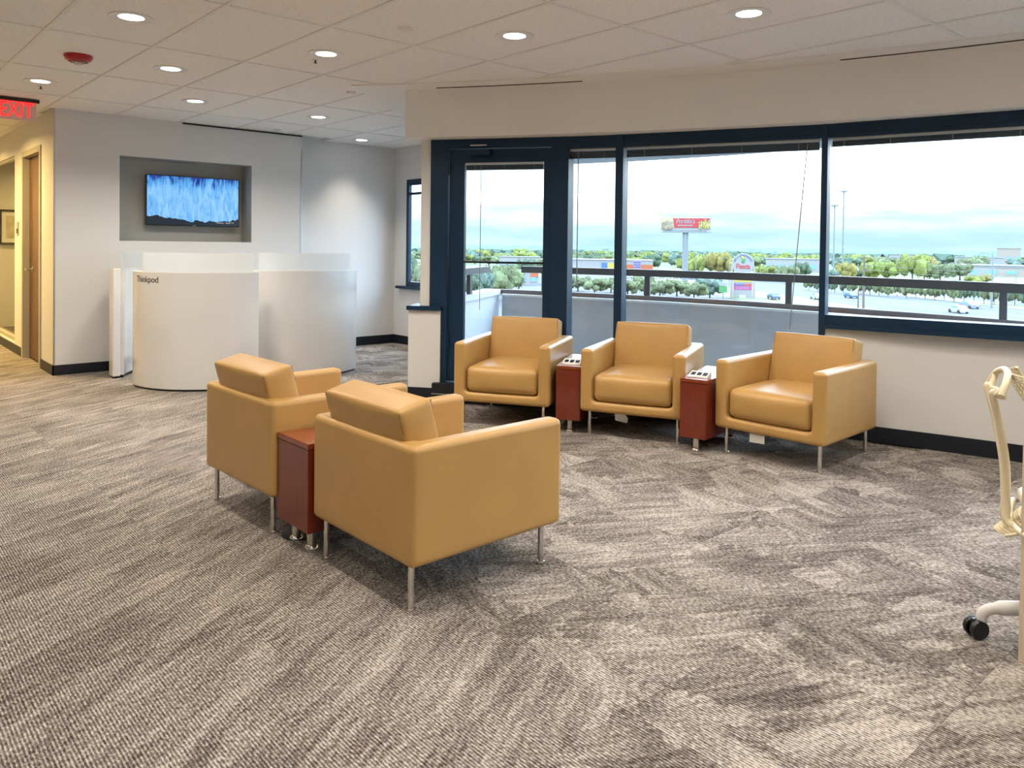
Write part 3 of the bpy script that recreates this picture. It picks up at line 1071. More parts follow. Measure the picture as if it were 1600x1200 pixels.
# lettering wrapped round the first pod
bm = text_bm('Thinkpod', .080, .0006, align='LEFT', spacing=.94)
tx0, tx1 = min(v.co.x for v in bm.verts), max(v.co.x for v in bm.verts)
for v in bm.verts:
    a = 186.6 * D2R + (v.co.x - tx0) / (tx1 - tx0) * 24.0 * D2R
    rr = .7208 + v.co.z
    v.co = Vector((cA.x + rr * math.cos(a), cA.y + rr * math.sin(a), v.co.y + .975))
obj('lettering', bm, 'ink', podA)
tC = thing('work_pod', 'white curved pod panel with square end post against the television wall', 'work pod', (0, 0, 0), 0, 'white work pods by the television wall')
obj('curved_panel', arc_panel(cC, .90, 120, 158, PZ0 + .01, PZ1 + .01, .055, 16), 'pod', tC, 35)
obj('plinth', arc_panel(cC, .89, 120, 157, 0, PZ0 + .01, .035, 16), 'black_plastic', tC)
obj('acrylic_screen', arc_panel(cC, .875, 121, 160, PZ1 + .01, PZ2 + .005, .010, 16), 'acrylic', tC, 35)
obj('end_post', box(2.082, 2.150, 8.062, 8.20, PZ0, PZ1 + .01, None, .008), 'pod', tC)
obj('glide', lathe([(.022, 0), (.022, PZ0)], 12, None, (2.112, 8.10, 0)), 'black_plastic', tC)
# desk surfaces inside the pods
obj('worktop', arc_panel(cA, .66, 182, 280, .70, .725, .34, 24), 'plastic_white', podA)
obj('worktop', arc_panel(cB, .65, 240, 308, .70, .725, .34, 24), 'plastic_white', podB)


# ================================================================== ARMCHAIRS
AW, AD, AZ0, AZ1, AT = 0.730, 0.755, 0.168, 0.604, 0.088


def make_armchair():
    root = thing('armchair', '', 'armchair')
    xs = [-.365, -.365 + AT, .390]
    ys = [-AW / 2, -AW / 2 + AT, AW / 2 - AT, AW / 2]
    zs = [AZ0, AZ0 + .072, AZ1]
    F = [(i, j, 0) for i in range(2) for j in range(3)] + [(i, j, 1) for i in range(2) for j in (0, 2)] + [(0, 1, 1)]
    wnormal(obj('shell', cells(xs, ys, zs, F, .026, 4), 'leather', root, 60))
    sc = obj('seat_cushion', cushion(.655, AW - 2 * AT - .006, .190, .046, (.014, .004, .020), 16), 'leather', root, 60, (.056, 0, .334))
    for s in (-1, 1):
        pts = [(.335 - .008, s * (AW / 2 - AT - .010), z) for z in (-.07, .0, .07)]
        obj('seam', tube([(.322, s * (AW / 2 - AT - .012), -.078), (.326, s * (AW / 2 - AT - .009), 0), (.322, s * (AW / 2 - AT - .012), .072)], .0022, 5), 'seam', sc)
    bc = obj('back_cushion', cushion(.150, AW - 2 * AT - .006, .350, .016, (.016, .010, .008), 14), 'leather', root, 60, (-.246, 0, .562), (0, -14.5 * D2R, 0))
    for s in (-1, 1):
        for xx in (-.072, .072):
            obj('seam', tube([(xx, s * (AW / 2 - AT - .009), .09), (xx, s * (AW / 2 - AT - .009), .168)], .002, 5), 'seam', bc)
    for x in (-.325, .325):
        for s in (-1, 1):
            lg = obj('leg', lathe([(.0125, .008), (.0125, AZ0 + .006)], 16, None, (x, s * .308, 0)), 'chrome', root, 40)
            obj('foot', lathe([(.018, 0), (.0195, .004), (.018, .009), (.012, .011)], 16, None, (x, s * .308, 0)), 'chrome', lg, 40)
    return root


arm0 = make_armchair()
ARMS = [
    (1.912, 2.632, 0.5, 'yellow leather armchair seen from behind, in front of the wooden side table'),
    (1.856, 3.679, 2.0, 'yellow leather armchair seen from behind, beside the white pods'),
    (4.005, 4.455, 180 + 31.0, 'yellow leather armchair facing the room in front of the balcony door'),
    (4.470, 3.582, 180 + 25.4, 'yellow leather armchair between two red side tables, white tag beneath'),
    (4.705, 2.530, 180 + 2.2, 'yellow leather armchair against the white sill wall with label below'),
]
chairs = []
for k, (x, y, a, lab) in enumerate(ARMS):
    o = arm0 if k == 0 else copy_tree(arm0)
    o.location = (x, y, 0)
    o.rotation_euler = (0, 0, a * D2R)
    tag(o, lab, 'armchair', 'yellow leather lounge armchairs')
    chairs.append(o)

# ================================================================== WEDGE SIDE TABLES
def make_table(wf=.180, wr=.285, L=.62, power=True):
    """local +X towards the narrow front; centre of length at the origin"""
    t = thing('side_table', '', 'side table')
    z0, z1 = .088, .446

    def wedge(a, zb, zt, ins=0.0):
        bm = bmesh.new()
        q = [(-L / 2 + ins, -wr / 2 + ins), (L / 2 - ins, -wf / 2 + ins), (L / 2 - ins, wf / 2 - ins), (-L / 2 + ins, wr / 2 - ins)]
        hexa(bm, [(x, y, zb) for x, y in q] + [(x, y, zt) for x, y in q])
        bmesh.ops.bevel(bm, geom=list(bm.edges), offset=a, segments=2, affect='EDGES')
        return bm
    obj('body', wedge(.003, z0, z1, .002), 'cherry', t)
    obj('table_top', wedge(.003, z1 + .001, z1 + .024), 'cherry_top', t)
    for x, y in ((L / 2 - .07, 0), (-L / 2 + .06, wr / 2 - .075), (-L / 2 + .06, -wr / 2 + .075)):
        lg = obj('leg', lathe([(.021, .012), (.021, z0 + .004)], 18, None, (x, y, 0)), 'chrome', t, 40)
        obj('foot', lathe([(.031, 0), (.030, .007), (.022, .016)], 18, None, (x, y, 0)), 'chrome', lg, 40)
    if power:
        x0, x1, zt = L / 2 - .150, L / 2 - .070, z1 + .024
        bm = bmesh.new()
        hexa(bm, [(x0, -.066, zt), (x1, -.066, zt), (x1, .066, zt), (x0, .066, zt), (x0, -.066, zt + .034), (x1, -.066, zt + .008), (x1, .066, zt + .008), (x0, .066, zt + .034)])
        pm = obj('power_module', bm, 'plastic_white', t)
        sl = math.atan2(.026, .080)
        for k in (-1, 0, 1):
            obj('socket', box(-.019, .019, -.014, .014, -.001, .0016), 'black_plastic', pm, None, ((x0 + x1) / 2, k * .040, zt + .0215), (0, sl, 0))
    return t


tabP = make_table()
tag(tabP, 'red cherry wedge side table between the balcony door armchair and its neighbour', 'side table', 'cherry wedge side tables')
tabP.location = (4.212, 3.990, 0)
tabP.rotation_euler = (0, 0, (180 + 29.2) * D2R)
tb = copy_tree(tabP)
tag(tb, 'red cherry wedge side table beside the sill wall armchair', 'side table', 'cherry wedge side tables')
tb.location = (4.50, 3.045, 0)
tb.rotation_euler = (0, 0, (180 + 14) * D2R)
tabN = make_table(wf=.20, wr=.292, L=.64, power=False)
tag(tabN, 'cherry wedge side table between the two armchairs seen from behind', 'side table', 'cherry wedge side tables')
tabN.location = (1.850, 3.158, 0)
tabN.rotation_euler = (0, 0, 1.0 * D2R)
t = thing('floor_outlet', 'round black floor outlet plate under the wooden side table', 'floor outlet', (1.63, 3.262, 0))
obj('plate', lathe([(.088, 0), (.086, .0035), (.07, .005), (.003, .005)], 28), 'black_plastic', t, 40)
obj('lid_tab', box(.03, .05, -.012, .012, .005, .0075), 'chrome', t)
# white outlet plate below the sill wall armchair, tag below the middle one, cable over the far table
t = thing('hanging_label', 'small white rectangular label hanging under the sill wall armchair', 'label', (4.352, 2.598, 0), 8 * D2R)
obj('card', box(-.001, .001, -.048, .048, .108, .160), 'paper', t)
obj('string', tube([(0, 0, .158), (0, 0, .1675)], .001, 5), 'cord_grey', t)
bm = bmesh.new()
q = [(0, -.04, 0), (0, .045, .012), (.004, .05, .062), (.004, -.018, .068), (.002, -.045, .03)]
vs = [bm.verts.new(v) for v in q]
f = bm.faces.new(vs)
bmesh.ops.solidify(bm, geom=[f], thickness=.0012)
tag(obj('care_tag', bm, 'paper', None, None, (4.150, 3.520, .099), (0, 0, 25 * D2R)), 'white paper tag hanging under the middle window armchair', 'tag')
q = [(4.40, 3.12, .4745), (4.29, 3.075, .4745), (4.245, 3.035, .4745), (4.262, 2.995, .4755)]
o = obj('charging_cable', tube(bezier(q, 6), .0028, 6), 'plastic_white', None, 40)
tag(o, 'short white cable lying on the side table power sockets', 'cable')

# ================================================================== DESK AND OFFICE CHAIR
t = thing('office_desk', 'desk edge with pale wooden end panel behind the cream office chair', 'desk', (2.616, 0.049, 0), -20.4 * D2R)
obj('end_panel', box(0, .026, -.80, .775, .0, .695), 'desk_panel', t)
obj('desk_top', box(0, 1.5, -.82, .33, .697, .725, None, .004), 'plastic_cream', t)
obj('end_panel', box(1.47, 1.496, -.80, .33, .0, .695), 'desk_panel', t)
obj('modesty_panel', box(.028, 1.468, -.78, -.76, .25, .695), 'desk_panel', t)

FA = math.atan2(-.663, .748)
t = thing('office_chair', 'cream web-back office chair on castors at the desk', 'office chair', (3.113, .615, 0), FA - 25 * D2R)
for k in range(5):
    a = (118 * D2R - (FA - 25 * D2R)) + k * 2 * math.pi / 5
    d = Vector((math.cos(a), math.sin(a), 0))
    s = Vector((-d.y, d.x, 0))
    ar = obj('base_arm', tube(bezier([d * .03 + Vector((0, 0, .135)), d * .18 + Vector((0, 0, .125)), d * .29 + Vector((0, 0, .108)), d * .325 + Vector((0, 0, .085)), d * .328 + Vector((0, 0, .060))], 5), [.024] * 10 + [.018] * 11, 10), 'plastic_grey', t, 50)
    cs = empty('caster')
    cs.parent = t
    cs.location = d * .345
    cs.rotation_euler = (0, 0, a + .5)
    for sg in (-1, 1):
        obj('wheel', lathe([(.006, -.010), (.030, -.009), (.033, -.004), (.033, .004), (.030, .009), (.006, .010)], 22, None, (0, sg * .017, .033), 'Y'), 'black_plastic', cs, 40)
    obj('hood', box(-.022, .018, -.008, .008, .018, .066, None, .004), 'black_plastic', cs)
obj('gas_column', lathe([(.045, .11), (.04, .16), (.028, .17), (.028, .30), (.02, .31), (.02, .385)], 20), 'plastic_grey', t, 40)
obj('tilt_mechanism', box(-.16, .10, -.07, .07, .36, .41, None, .015), 'plastic_grey', t, 40)
st_ = obj('seat', cushion(.46, .48, .055, .025, (.0, .0, .012), 12), 'plastic_cream', t, 60, (.03, 0, .445))
obj('seat_rim', tube(bezier([(-.21, -.22, .42), (-.235, -.1, .405), (-.24, 0, .40), (-.235, .1, .405), (-.21, .22, .42)], 5), .010, 8), 'plastic_cream', t, 50)
# Y tower behind the back
for s in (-1, 1):
    obj('tower_strand', tube(bezier([(-.16, s * .05, .392), (-.255, s * .030, .405), (-.262, s * .022, .47), (-.268, s * .035, .60), (-.292, s * .055, .74), (-.315, s * .075, .838), (-.312, s * .077, .850)], 6), [.016] * 12 + [.015] * 12 + [.013] * 13, 10, None, .8), 'plastic_cream', t, 60)
obj('tower_yoke', tube(bezier([(-.313, -.078, .843), (-.285, -.06, .835), (-.280, 0, .832), (-.285, .06, .835), (-.313, .078, .843)], 6), .011, 10), 'plastic_cream', t, 60)
obj('top_rail', tube(bezier([(-.300, -.145, .850), (-.285, -.12, .888), (-.272, -.06, .910), (-.270, 0, .915), (-.272, .06, .910), (-.285, .12, .888), (-.300, .145, .850)], 6), .011, 10), 'plastic_cream', t, 60)
for s in (-1, 1):
    obj('yoke_link', tube(bezier([(-.313, s * .075, .843), (-.300, s * .10, .85), (-.285, s * .12, .885)], 5), .010, 8), 'plastic_cream', t, 60)
# suspended web: rows and strands woven as real ribs
prof = bezier([(-.272, 0, .912), (-.245, 0, .865), (-.180, 0, .76), (-.115, 0, .65), (-.105, 0, .57), (-.150, 0, .49), (-.220, 0, .425), (-.292, 0, .372)], 6)
NP, NQ = len(prof), 15


def web_hw(f):
    return .125 + .10 * math.sin(min(1, f * 1.5) * math.pi / 2) - .165 * max(0, (f - .62) / .38)


bm = bmesh.new()
grid = []
for i, p in enumerate(prof):
    f = i / (NP - 1)
    hw = web_hw(f)
    grid.append([bm.verts.new((p.x - .05 * (2 * j / (NQ - 1) - 1) ** 2 * (-1 if f < .8 else -.5), hw * (2 * j / (NQ - 1) - 1), p.z)) for j in range(NQ)])
for i in range(NP - 1):
    for j in range(NQ - 1):
        bm.faces.new((grid[i][j], grid[i][j + 1], grid[i + 1][j + 1], grid[i + 1][j]))
web = obj('back_web', bm, 'plastic_cream', t)
md = web.modifiers.new('ribs', 'WIREFRAME')
md.thickness = .0075
md.use_even_offset = False
for j in (0, NQ - 1):
    pts = [grid_co for grid_co in [(p.x - .05 * (-1 if i / (NP - 1) < .8 else -.5), web_hw(i / (NP - 1)) * (1 if j else -1), p.z) for i, p in enumerate(prof)]]
    obj('web_edge', tube(pts, .006, 8), 'plastic_cream', t, 60)

# pictures on the corridor end wall
for x, lab in ((1.30, 'thin framed print on the corridor end wall next to the glazing'), (0.78, 'second thin framed print on the corridor end wall')):
    t = thing('framed_print', lab, 'picture', (x, 13.79, 1.5), 0, 'prints in the corridor')
    obj('frame', cells([-.19, -.165, .165, .19], [-.03, 0], [-.26, -.235, .235, .26], [(i, 0, k) for i in range(3) for k in range(3) if not (i == 1 and k == 1)]), 'base_black', t)
    obj('mat_board', box(-.165, .165, -.012, -.004, -.235, .235), 'paper', t)
    obj('print', box(-.11, .11, -.014, -.012, -.17, .17), 'picture_art', t)
# room number plate beside the corridor door
t = thing('room_sign', 'small dark room sign beside the corridor door', 'sign', (CORX, 10.40, 1.44))
obj('plate', box(-.012, 0, -.05, .05, -.075, .075, None, .002), 'brushed', t)
obj('insert', box(-.014, -.011, -.04, .04, -.055, .0), 'ink', t)

# ================================================================== BALCONY
RP = [(38.5, 13.05), (36.3, 12.95), (33, 12.75), (29, 12.55), (25, 12.30), (21, 12.0), (16, 11.65), (12, 11.32), (5, 10.95), (-4, 10.75), (-12, 10.7)]


def r_par(ph):
    for (a, ra), (b2, rb) in zip(RP[:-1], RP[1:]):
        if b2 <= ph <= a:
            return rb + (ra - rb) * (ph - b2) / (a - b2)
    return RP[0][1] if ph > RP[0][0] else RP[-1][1]


def par_strip(p0, p1, o0, o1, z0, z1, n=28, inner=None):
    """strip that follows the balcony parapet"""
    bm = bmesh.new()
    rings = []
    for i in range(n + 1):
        ph = p0 + (p1 - p0) * i / n
        r = r_par(ph)
        ra = inner if inner else r + o0
        rings.append([bm.verts.new(PP(q, ph, z)) for q, z in ((ra, z0), (r + o1, z0), (r + o1, z1), (ra, z1))])
    for a, c in zip(rings[:-1], rings[1:]):
        for k in range(4):
            bm.faces.new((a[k], a[(k + 1) % 4], c[(k + 1) % 4], c[k]))
    bm.faces.new(rings[0])
    bm.faces.new(rings[-1][::-1])
    return bm


struct('floor_balcony', par_strip(-6, 37.3, 0, .1, -.3, -.02, 28, 10.36), 'concrete', 30)
struct('ceiling_balcony', par_strip(-6, 37.0, 0, .12, 2.255, 2.62, 28, 10.36), 'concrete', 30)
struct('wall_parapet', par_strip(-6, 36.6, 0, .16, -.02, .715, 28), 'stucco', 30, label='pale balcony parapet')
struct('trim_parapet_ledge', par_strip(-6, 36.6, -.03, .07, .715, .738, 28), 'plastic_white', 30)
struct('trim_parapet_curb', par_strip(-6, 36.75, .07, .17, .715, .786, 28), 'curb_dark', 30)
a_, b_ = PP(10.75, 37.25), PP(13.05, 36.85)
bm = bmesh.new()
tt = (b_ - a_).normalized()
nn = Vector((-tt.y, tt.x, 0)) * .16
hexa(bm, [a_, b_, b_ + nn, a_ + nn] + [p + Vector((0, 0, .73)) for p in (a_, b_, b_ + nn, a_ + nn)])
struct('wall_parapet_end', bm, 'stucco')
bm = bmesh.new()
q = [a_ - nn * .15, b_ - nn * .15, b_ + nn * 1.1, a_ + nn * 1.1]
hexa(bm, [p + Vector((0, 0, .73)) for p in q] + [p + Vector((0, 0, .79)) for p in q])
struct('trim_parapet_end', bm, 'concrete')
t = thing('balcony_railing', 'dark metal railing bar along the balcony parapet', 'railing')
obj('rail', par_strip(-6, 35.6, .07, .15, .995, 1.07, 40), 'rail_metal', t, 30)
for ph in (34.33, 28.8, 21.95, 13.6, 5.5):
    r = r_par(ph)
    obj('post', pbox(r + .09, r + .14, ph - .13, ph + .13, .786, .996), 'rail_metal', t)
t = thing('balcony_railing', 'dark metal railing bar on the short end of the balcony', 'railing')
a2, b2 = PP(11.0, 37.5), PP(12.7, 37.1)
obj('rail', seg_box(a2, b2, -.03, .03, 1.0, 1.07), 'rail_metal', t)
obj('post', seg_box(a2.lerp(b2, .55), a2.lerp(b2, .6), -.02, .02, .79, 1.0), 'rail_metal', t)

# ================================================================== TOWN OUTSIDE
GZ = -10.7
mat('ground_lot', (0.050, 0.050, 0.046), 0.9, noise_amt=0.12, noise_scale=.05)
mat('road', (0.058, 0.058, 0.058), 0.9, noise_amt=0.10, noise_scale=.08)
mat('road_line', (0.098, 0.098, 0.098), 0.9)
mat('verge', (0.128, 0.122, 0.062), 0.95, noise_amt=0.3, noise_scale=.2)
mat('verge_green', (0.088, 0.115, 0.043), 0.95, noise_amt=0.3, noise_scale=.2)
mat('bark', (0.052, 0.039, 0.030), 0.9, noise_amt=.2)
mat('leaf_oak', (0.079, 0.095, 0.039), 0.9, noise_amt=.45, noise_scale=1.1)
mat('leaf_dark', (0.043, 0.072, 0.039), 0.9, noise_amt=.4, noise_scale=.9)
mat('leaf_teal', (0.055, 0.088, 0.066), 0.9, noise_amt=.4, noise_scale=.9)
mat('leaf_lime', (0.118, 0.137, 0.023), 0.9, noise_amt=.4, noise_scale=.9)
mat('leaf_gold', (0.151, 0.125, 0.027), 0.9, noise_amt=.35, noise_scale=.9)
mat('far_white', (0.174, 0.169, 0.164), 0.8, noise_amt=.05)
mat('far_beige', (0.197, 0.164, 0.137), 0.8, noise_amt=.08)
mat('far_orange', (0.262, 0.066, 0.020), 0.8)
mat('far_blue', (0.027, 0.079, 0.197), 0.8)
mat('far_yellow', (0.278, 0.223, 0.033), 0.8)
mat('far_red', (0.256, 0.020, 0.023), 0.7)
mat('far_purple', (0.066, 0.046, 0.164), 0.8)
mat('far_pink', (0.256, 0.033, 0.137), 0.8)
mat('far_glass', (0.10, 0.22, 0.26), 0.2)
mat('far_roof', (0.131, 0.134, 0.137), 0.8)
mat('pole_grey', (0.112, 0.125, 0.134), 0.6)
mat('pole_brown', (0.085, 0.062, 0.049), 0.8)
mat('sign_red', (0.243, 0.012, 0.016), 0.6)
mat('sign_cream', (0.275, 0.223, 0.118), 0.6, noise_amt=.25, noise_scale=.6)
mat('sign_bread', (0.164, 0.125, 0.079), 0.7, noise_amt=.5, noise_scale=.9)
mat('sign_green', (0.027, 0.137, 0.039), 0.6)
mat('car_blue', (0.023, 0.043, 0.098), 0.3)
mat('car_white', (0.246, 0.246, 0.249), 0.3)
mat('car_silver', (0.147, 0.154, 0.164), 0.3)
mat('car_teal', (0.033, 0.085, 0.137), 0.3)

struct('ground', box(-300, 2200, -900, 1800, GZ - 1, GZ), 'ground_lot')


def ground_strip(name, pts, w, z, mt):
    bm = bmesh.new()
    pts = bezier([(x, y, 0) for x, y in pts], 6)
    L_, R_ = [], []
    for i, p in enumerate(pts):
        d = (pts[min(i + 1, len(pts) - 1)] - pts[max(i - 1, 0)]).normalized()
        s = Vector((-d.y, d.x, 0)) * w / 2
        L_.append(bm.verts.new(p + s + Vector((0, 0, z))))
        R_.append(bm.verts.new(p - s + Vector((0, 0, z))))
    for i in range(len(pts) - 1):
        bm.faces.new((L_[i], L_[i + 1], R_[i + 1], R_[i]))
    return struct(name, bm, mt)


def shifted(pts, s):
    out = []
    for i, (x, y) in enumerate(pts):
        a, b3 = pts[max(i - 1, 0)], pts[min(i + 1, len(pts) - 1)]
        d = Vector((b3[0] - a[0], b3[1] - a[1])).normalized()
        out.append((x - d.y * s, y + d.x * s))
    return out


ROAD = [(262, 175), (222, 125), (193, 88), (172, 60), (152, 32), (120, -20), (80, -90)]
ground_strip('road', ROAD, 30, GZ + .04, 'road')
ground_strip('road_median', shifted(ROAD, 1), 1.1, GZ + .08, 'road_line')
ground_strip('road_marking', shifted(ROAD, 8), .5, GZ + .08, 'road_line')
ground_strip('road_marking', shifted(ROAD, -8), .4, GZ + .08, 'road_line')
ground_strip('verge_near', shifted(ROAD, 20), 9, GZ + .05, 'verge')
ground_strip('verge_far', shifted(ROAD, -21), 11, GZ + .05, 'verge')
ground_strip('verge_grass', shifted(ROAD, -31), 8, GZ + .06, 'verge_green')
ground_strip('road_service', shifted(ROAD, -42), 12, GZ + .05, 'road')


for nm_, a0_, a1_, d0_, d1_ in (('field_far', 8, 33, 268, 760), ('field_park', 33, 60, 385, 760)):
    bm = bmesh.new()
    A_, B_ = [], []
    for k in range(26):
        az_ = (a0_ + (a1_ - a0_) * k / 25) * D2R
        A_.append(bm.verts.new((d0_ * math.cos(az_), d0_ * math.sin(az_), GZ + .02)))
        B_.append(bm.verts.new((d1_ * math.cos(az_), d1_ * math.sin(az_), GZ + .02)))
    for k in range(25):
        bm.faces.new((A_[k], B_[k], B_[k + 1], A_[k + 1]))
    struct(nm_, bm, 'verge_green')


# ---- trees: four crown shapes, shared; colour by object
def crown_mesh(seed, squat):
    rg = random.Random(seed)
    bm = bmesh.new()
    blobs = []
    for k in range(16):
        a = rg.uniform(0, 2 * math.pi)
        rr = math.sqrt(rg.random()) * .64
        zz = rg.uniform(.36, .86)
        rad = rg.uniform(.14, .26) * (1.2 - abs(zz - .6))
        blobs.append((Vector((rr * math.cos(a), rr * math.sin(a), zz * squat)), rad))
        mm = Matrix.Translation(blobs[-1][0]) @ Matrix.Diagonal((rad * 1.1, rad * 1.1, rad * squat, 1))
        bmesh.ops.create_icosphere(bm, subdivisions=2, radius=1, matrix=mm)
    for v in bm.verts:
        f = noise.noise(v.co * 7.3 + Vector((seed, 0, 0))) * .08 + noise.noise(v.co * 19 + Vector((0, seed, 0))) * .06
        v.co += v.co.normalized() * f
    for k in range(900):                     # sprays of leaves break the outline
        c, rad = rg.choice(blobs)
        d = Vector((rg.gauss(0, 1), rg.gauss(0, 1), rg.gauss(0, 1))).normalized()
        p = c + Vector((d.x * rad, d.y * rad, d.z * rad * squat)) * rg.uniform(.95, 1.32)
        u = Vector((rg.gauss(0, 1), rg.gauss(0, 1), rg.gauss(0, 1))).normalized() * rg.uniform(.02, .05)
        w = d.cross(u).normalized() * rg.uniform(.02, .045)
        bm.faces.new([bm.verts.new(p + q) for q in (u, w, -u, -w)])
    return mesh_of(bm, 'crown', 'leaf_oak')


CROWNS = [crown_mesh(s, q) for s, q in ((1, .62), (2, .8), (3, 1.05), (4, .72))]
bm = tube([(0, 0, 0), (.01, .0, .25), (.02, .01, .5)], [.045, .035, .02], 7)
for s_ in range(3):
    a = s_ * 2.1
    tube([(.01, 0, .2), (.12 * math.cos(a), .12 * math.sin(a), .36), (.3 * math.cos(a), .3 * math.sin(a), .52)], [.025, .018, .01], 6, bm)
TRUNK = mesh_of(bm, 'trunk', 'bark')
TREE_N = [0]
PLACED = []


def tree(x, y, h, w, mt, label, group, shape=None):
    t = thing('tree', label, 'tree', (x, y, GZ), random.uniform(0, 6.28), group)
    t.scale = (w / 1.7, w / 1.7, h / (1.0 if shape != 2 else 1.25))
    k = random.randrange(4) if shape is None else shape
    c = link(bpy.data.objects.new('crown', CROWNS[k]), t)
    c.material_slots[0].link = 'OBJECT'
    c.material_slots[0].material = MATS[mt]
    link(bpy.data.objects.new('trunk', TRUNK), t)
    TREE_N[0] += 1
    return t


def ordinal(k):
    return '%d%s' % (k, 'th' if 10 < k % 100 < 14 else {1: 'st', 2: 'nd', 3: 'rd'}.get(k % 10, 'th'))


def polar(az, d):
    return d * math.cos(az * D2R), d * math.sin(az * D2R)


rg = random.Random(11)
# oaks in the car park just behind the railing
for nth, (az, d) in enumerate(((44.9, 198), (43.6, 206), (42.4, 197), (41.2, 203), (40.0, 189), (38.8, 196), (37.7, 185), (36.5, 192), (35.3, 183), (34.2, 190))):
    x, y = polar(az, d)
    tree(x, y, rg.uniform(5.9, 6.6), rg.uniform(7.0, 8.0), 'leaf_oak' if az > 35 else 'leaf_teal', 'rounded dull green oak behind the balcony railing, %s along the row from the door' % ordinal(nth + 1), 'car park oaks', rg.choice((0, 3)))
# tall trees seen through the balcony door
for nth, (az, d, h, mt) in enumerate(((52.0, 150, 9.5, 'leaf_dark'), (50.9, 158, 10.5, 'leaf_teal'), (49.8, 170, 11.6, 'leaf_oak'), (48.9, 190, 11.2, 'leaf_oak'), (47.5, 265, 9.5, 'leaf_dark'), (46.6, 290, 9.0, 'leaf_oak'), (53.6, 172, 9.0, 'leaf_dark'), (55.0, 180, 9.5, 'leaf_oak'), (56.5, 200, 9.5, 'leaf_dark'))):
    x, y = polar(az, d)
    tree(x, y, h, h * .85, mt, 'tall green tree beyond the balcony door, %s of its clump counted from the nook' % ordinal({56.5: 1, 55.0: 2, 53.6: 3, 52.0: 4, 50.9: 5, 49.8: 6, 48.9: 7, 47.5: 8, 46.6: 9}[az]), 'trees beyond the balcony door')
# golden and lime trees in the middle distance
seen_col = {}
for az, d, h, w, mt in ((36.0, 330, 9.5, 12, 'leaf_lime'), (35.0, 325, 11.0, 13, 'leaf_lime'), (34.2, 315, 12.0, 12, 'leaf_gold'), (33.4, 320, 11.8, 13, 'leaf_gold'), (32.6, 340, 10.0, 12, 'leaf_lime'),
                        (30.6, 300, 9.0, 12, 'leaf_lime'), (29.8, 285, 8.6, 12, 'leaf_oak'), (28.9, 290, 7.8, 10, 'leaf_oak'), (28.0, 310, 7.5, 10, 'leaf_dark'),
                        (25.3, 300, 9.6, 10, 'leaf_gold'), (24.7, 295, 7.0, 9, 'leaf_teal'), (23.6, 309, 8.8, 12, 'leaf_lime'), (22.8, 312, 8.5, 12, 'leaf_lime'), (21.3, 319, 13.2, 14, 'leaf_lime'), (20.6, 325, 11.5, 13, 'leaf_gold'),
                        (19.7, 335, 11.0, 15, 'leaf_oak'), (18.6, 343, 10.8, 16, 'leaf_oak'), (17.9, 300, 6.2, 8, 'leaf_lime'), (17.1, 310, 4.5, 7, 'leaf_gold'), (26.3, 290, 7.5, 10, 'leaf_teal')):
    x, y = polar(az, d)
    seen_col[mt] = seen_col.get(mt, -1) + 1
    odd_ = not globals().get('odd_', False)
    x, y = polar(az, d + (16 if odd_ else -4))
    w *= .76
    kindw = {'leaf_lime': 'lime green', 'leaf_gold': 'golden yellow', 'leaf_oak': 'olive green', 'leaf_teal': 'blue green', 'leaf_dark': 'dark green'}[mt]
    tree(x, y, h, w, mt, kindw + ' tree beyond the road, %s of its colour counted from the billboard' % ordinal(seen_col.setdefault(mt, 0) + 1), kindw + ' trees beyond the road', rg.choice((0, 1, 2, 3)))
# young street trees along the far verge
for k in range(26):
    f = k / 25.0
    az = 27.6 - f * 13.6
    d = 236 - 38 * f + rg.uniform(-4, 4)
    x, y = polar(az, d)
    tree(x, y, rg.uniform(4.0, 5.2), rg.uniform(2.5, 3.3), rg.choice(('leaf_oak', 'leaf_dark', 'leaf_oak')), 'young thin street tree, %s along the verge counted from the pylon sign' % ordinal(k + 1), 'street trees along the verge', rg.choice((1, 3)))
# rows of trees towards the horizon, kept clear of one another and of the buildings
BLOCK = [(279.5, 245.5, 24), (410, 112, 34), (505.6, 203, 14), (533.8, 169.3, 18), (615, 176, 13), (369.4, 199.8, 20), (287.8, 277.8, 21), (281.6, 311.6, 15)]
k = tries = 0
while k < 150 and tries < 6000:
    tries += 1
    az = 57 - 43.5 * rg.random()
    d = rg.uniform(400, 740)
    x, y = polar(az, d)
    w = rg.uniform(12, 17)
    if any((x - a) ** 2 + (y - b4) ** 2 < (w * .55 + rb * .55) ** 2 for a, b4, rb in PLACED) or any((x - a) ** 2 + (y - b4) ** 2 < (w * .6 + rb) ** 2 for a, b4, rb in BLOCK):
        continue
    PLACED.append((x, y, w))
    tree(x, y, rg.uniform(8.6, 10.6) + d * .0016, w, rg.choice(('leaf_teal', 'leaf_dark', 'leaf_oak', 'leaf_oak', 'leaf_lime', 'leaf_lime')), 'distant tree in the wooded belt below the horizon', 'distant trees below the horizon', rg.choice((0, 3)))
    k += 1
# endless woods behind them: nobody could count these
bm = bmesh.new()
for k in range(1500):
    az = rg.uniform(8, 60)
    d = 760 + 900 * rg.random() ** 1.5
    x, y = polar(az, d)
    hh = rg.uniform(9, 11.2)
    w = rg.uniform(9, 16)
    mm = Matrix.Translation((x, y, GZ + hh * .55)) @ Matrix.Diagonal((w, w, hh * .5, 1))
    bmesh.ops.create_icosphere(bm, subdivisions=1, radius=1, matrix=mm)
for v in bm.verts:
    v.co.z += noise.noise(v.co * .11) * 1.2
o = obj('distant_woods', bm, 'leaf_teal')
tag(o, 'continuous band of blue green woods on the horizon', 'woods', None, 'stuff')


# ---- buildings
def face_cam(az):
    return (az - 90) * D2R


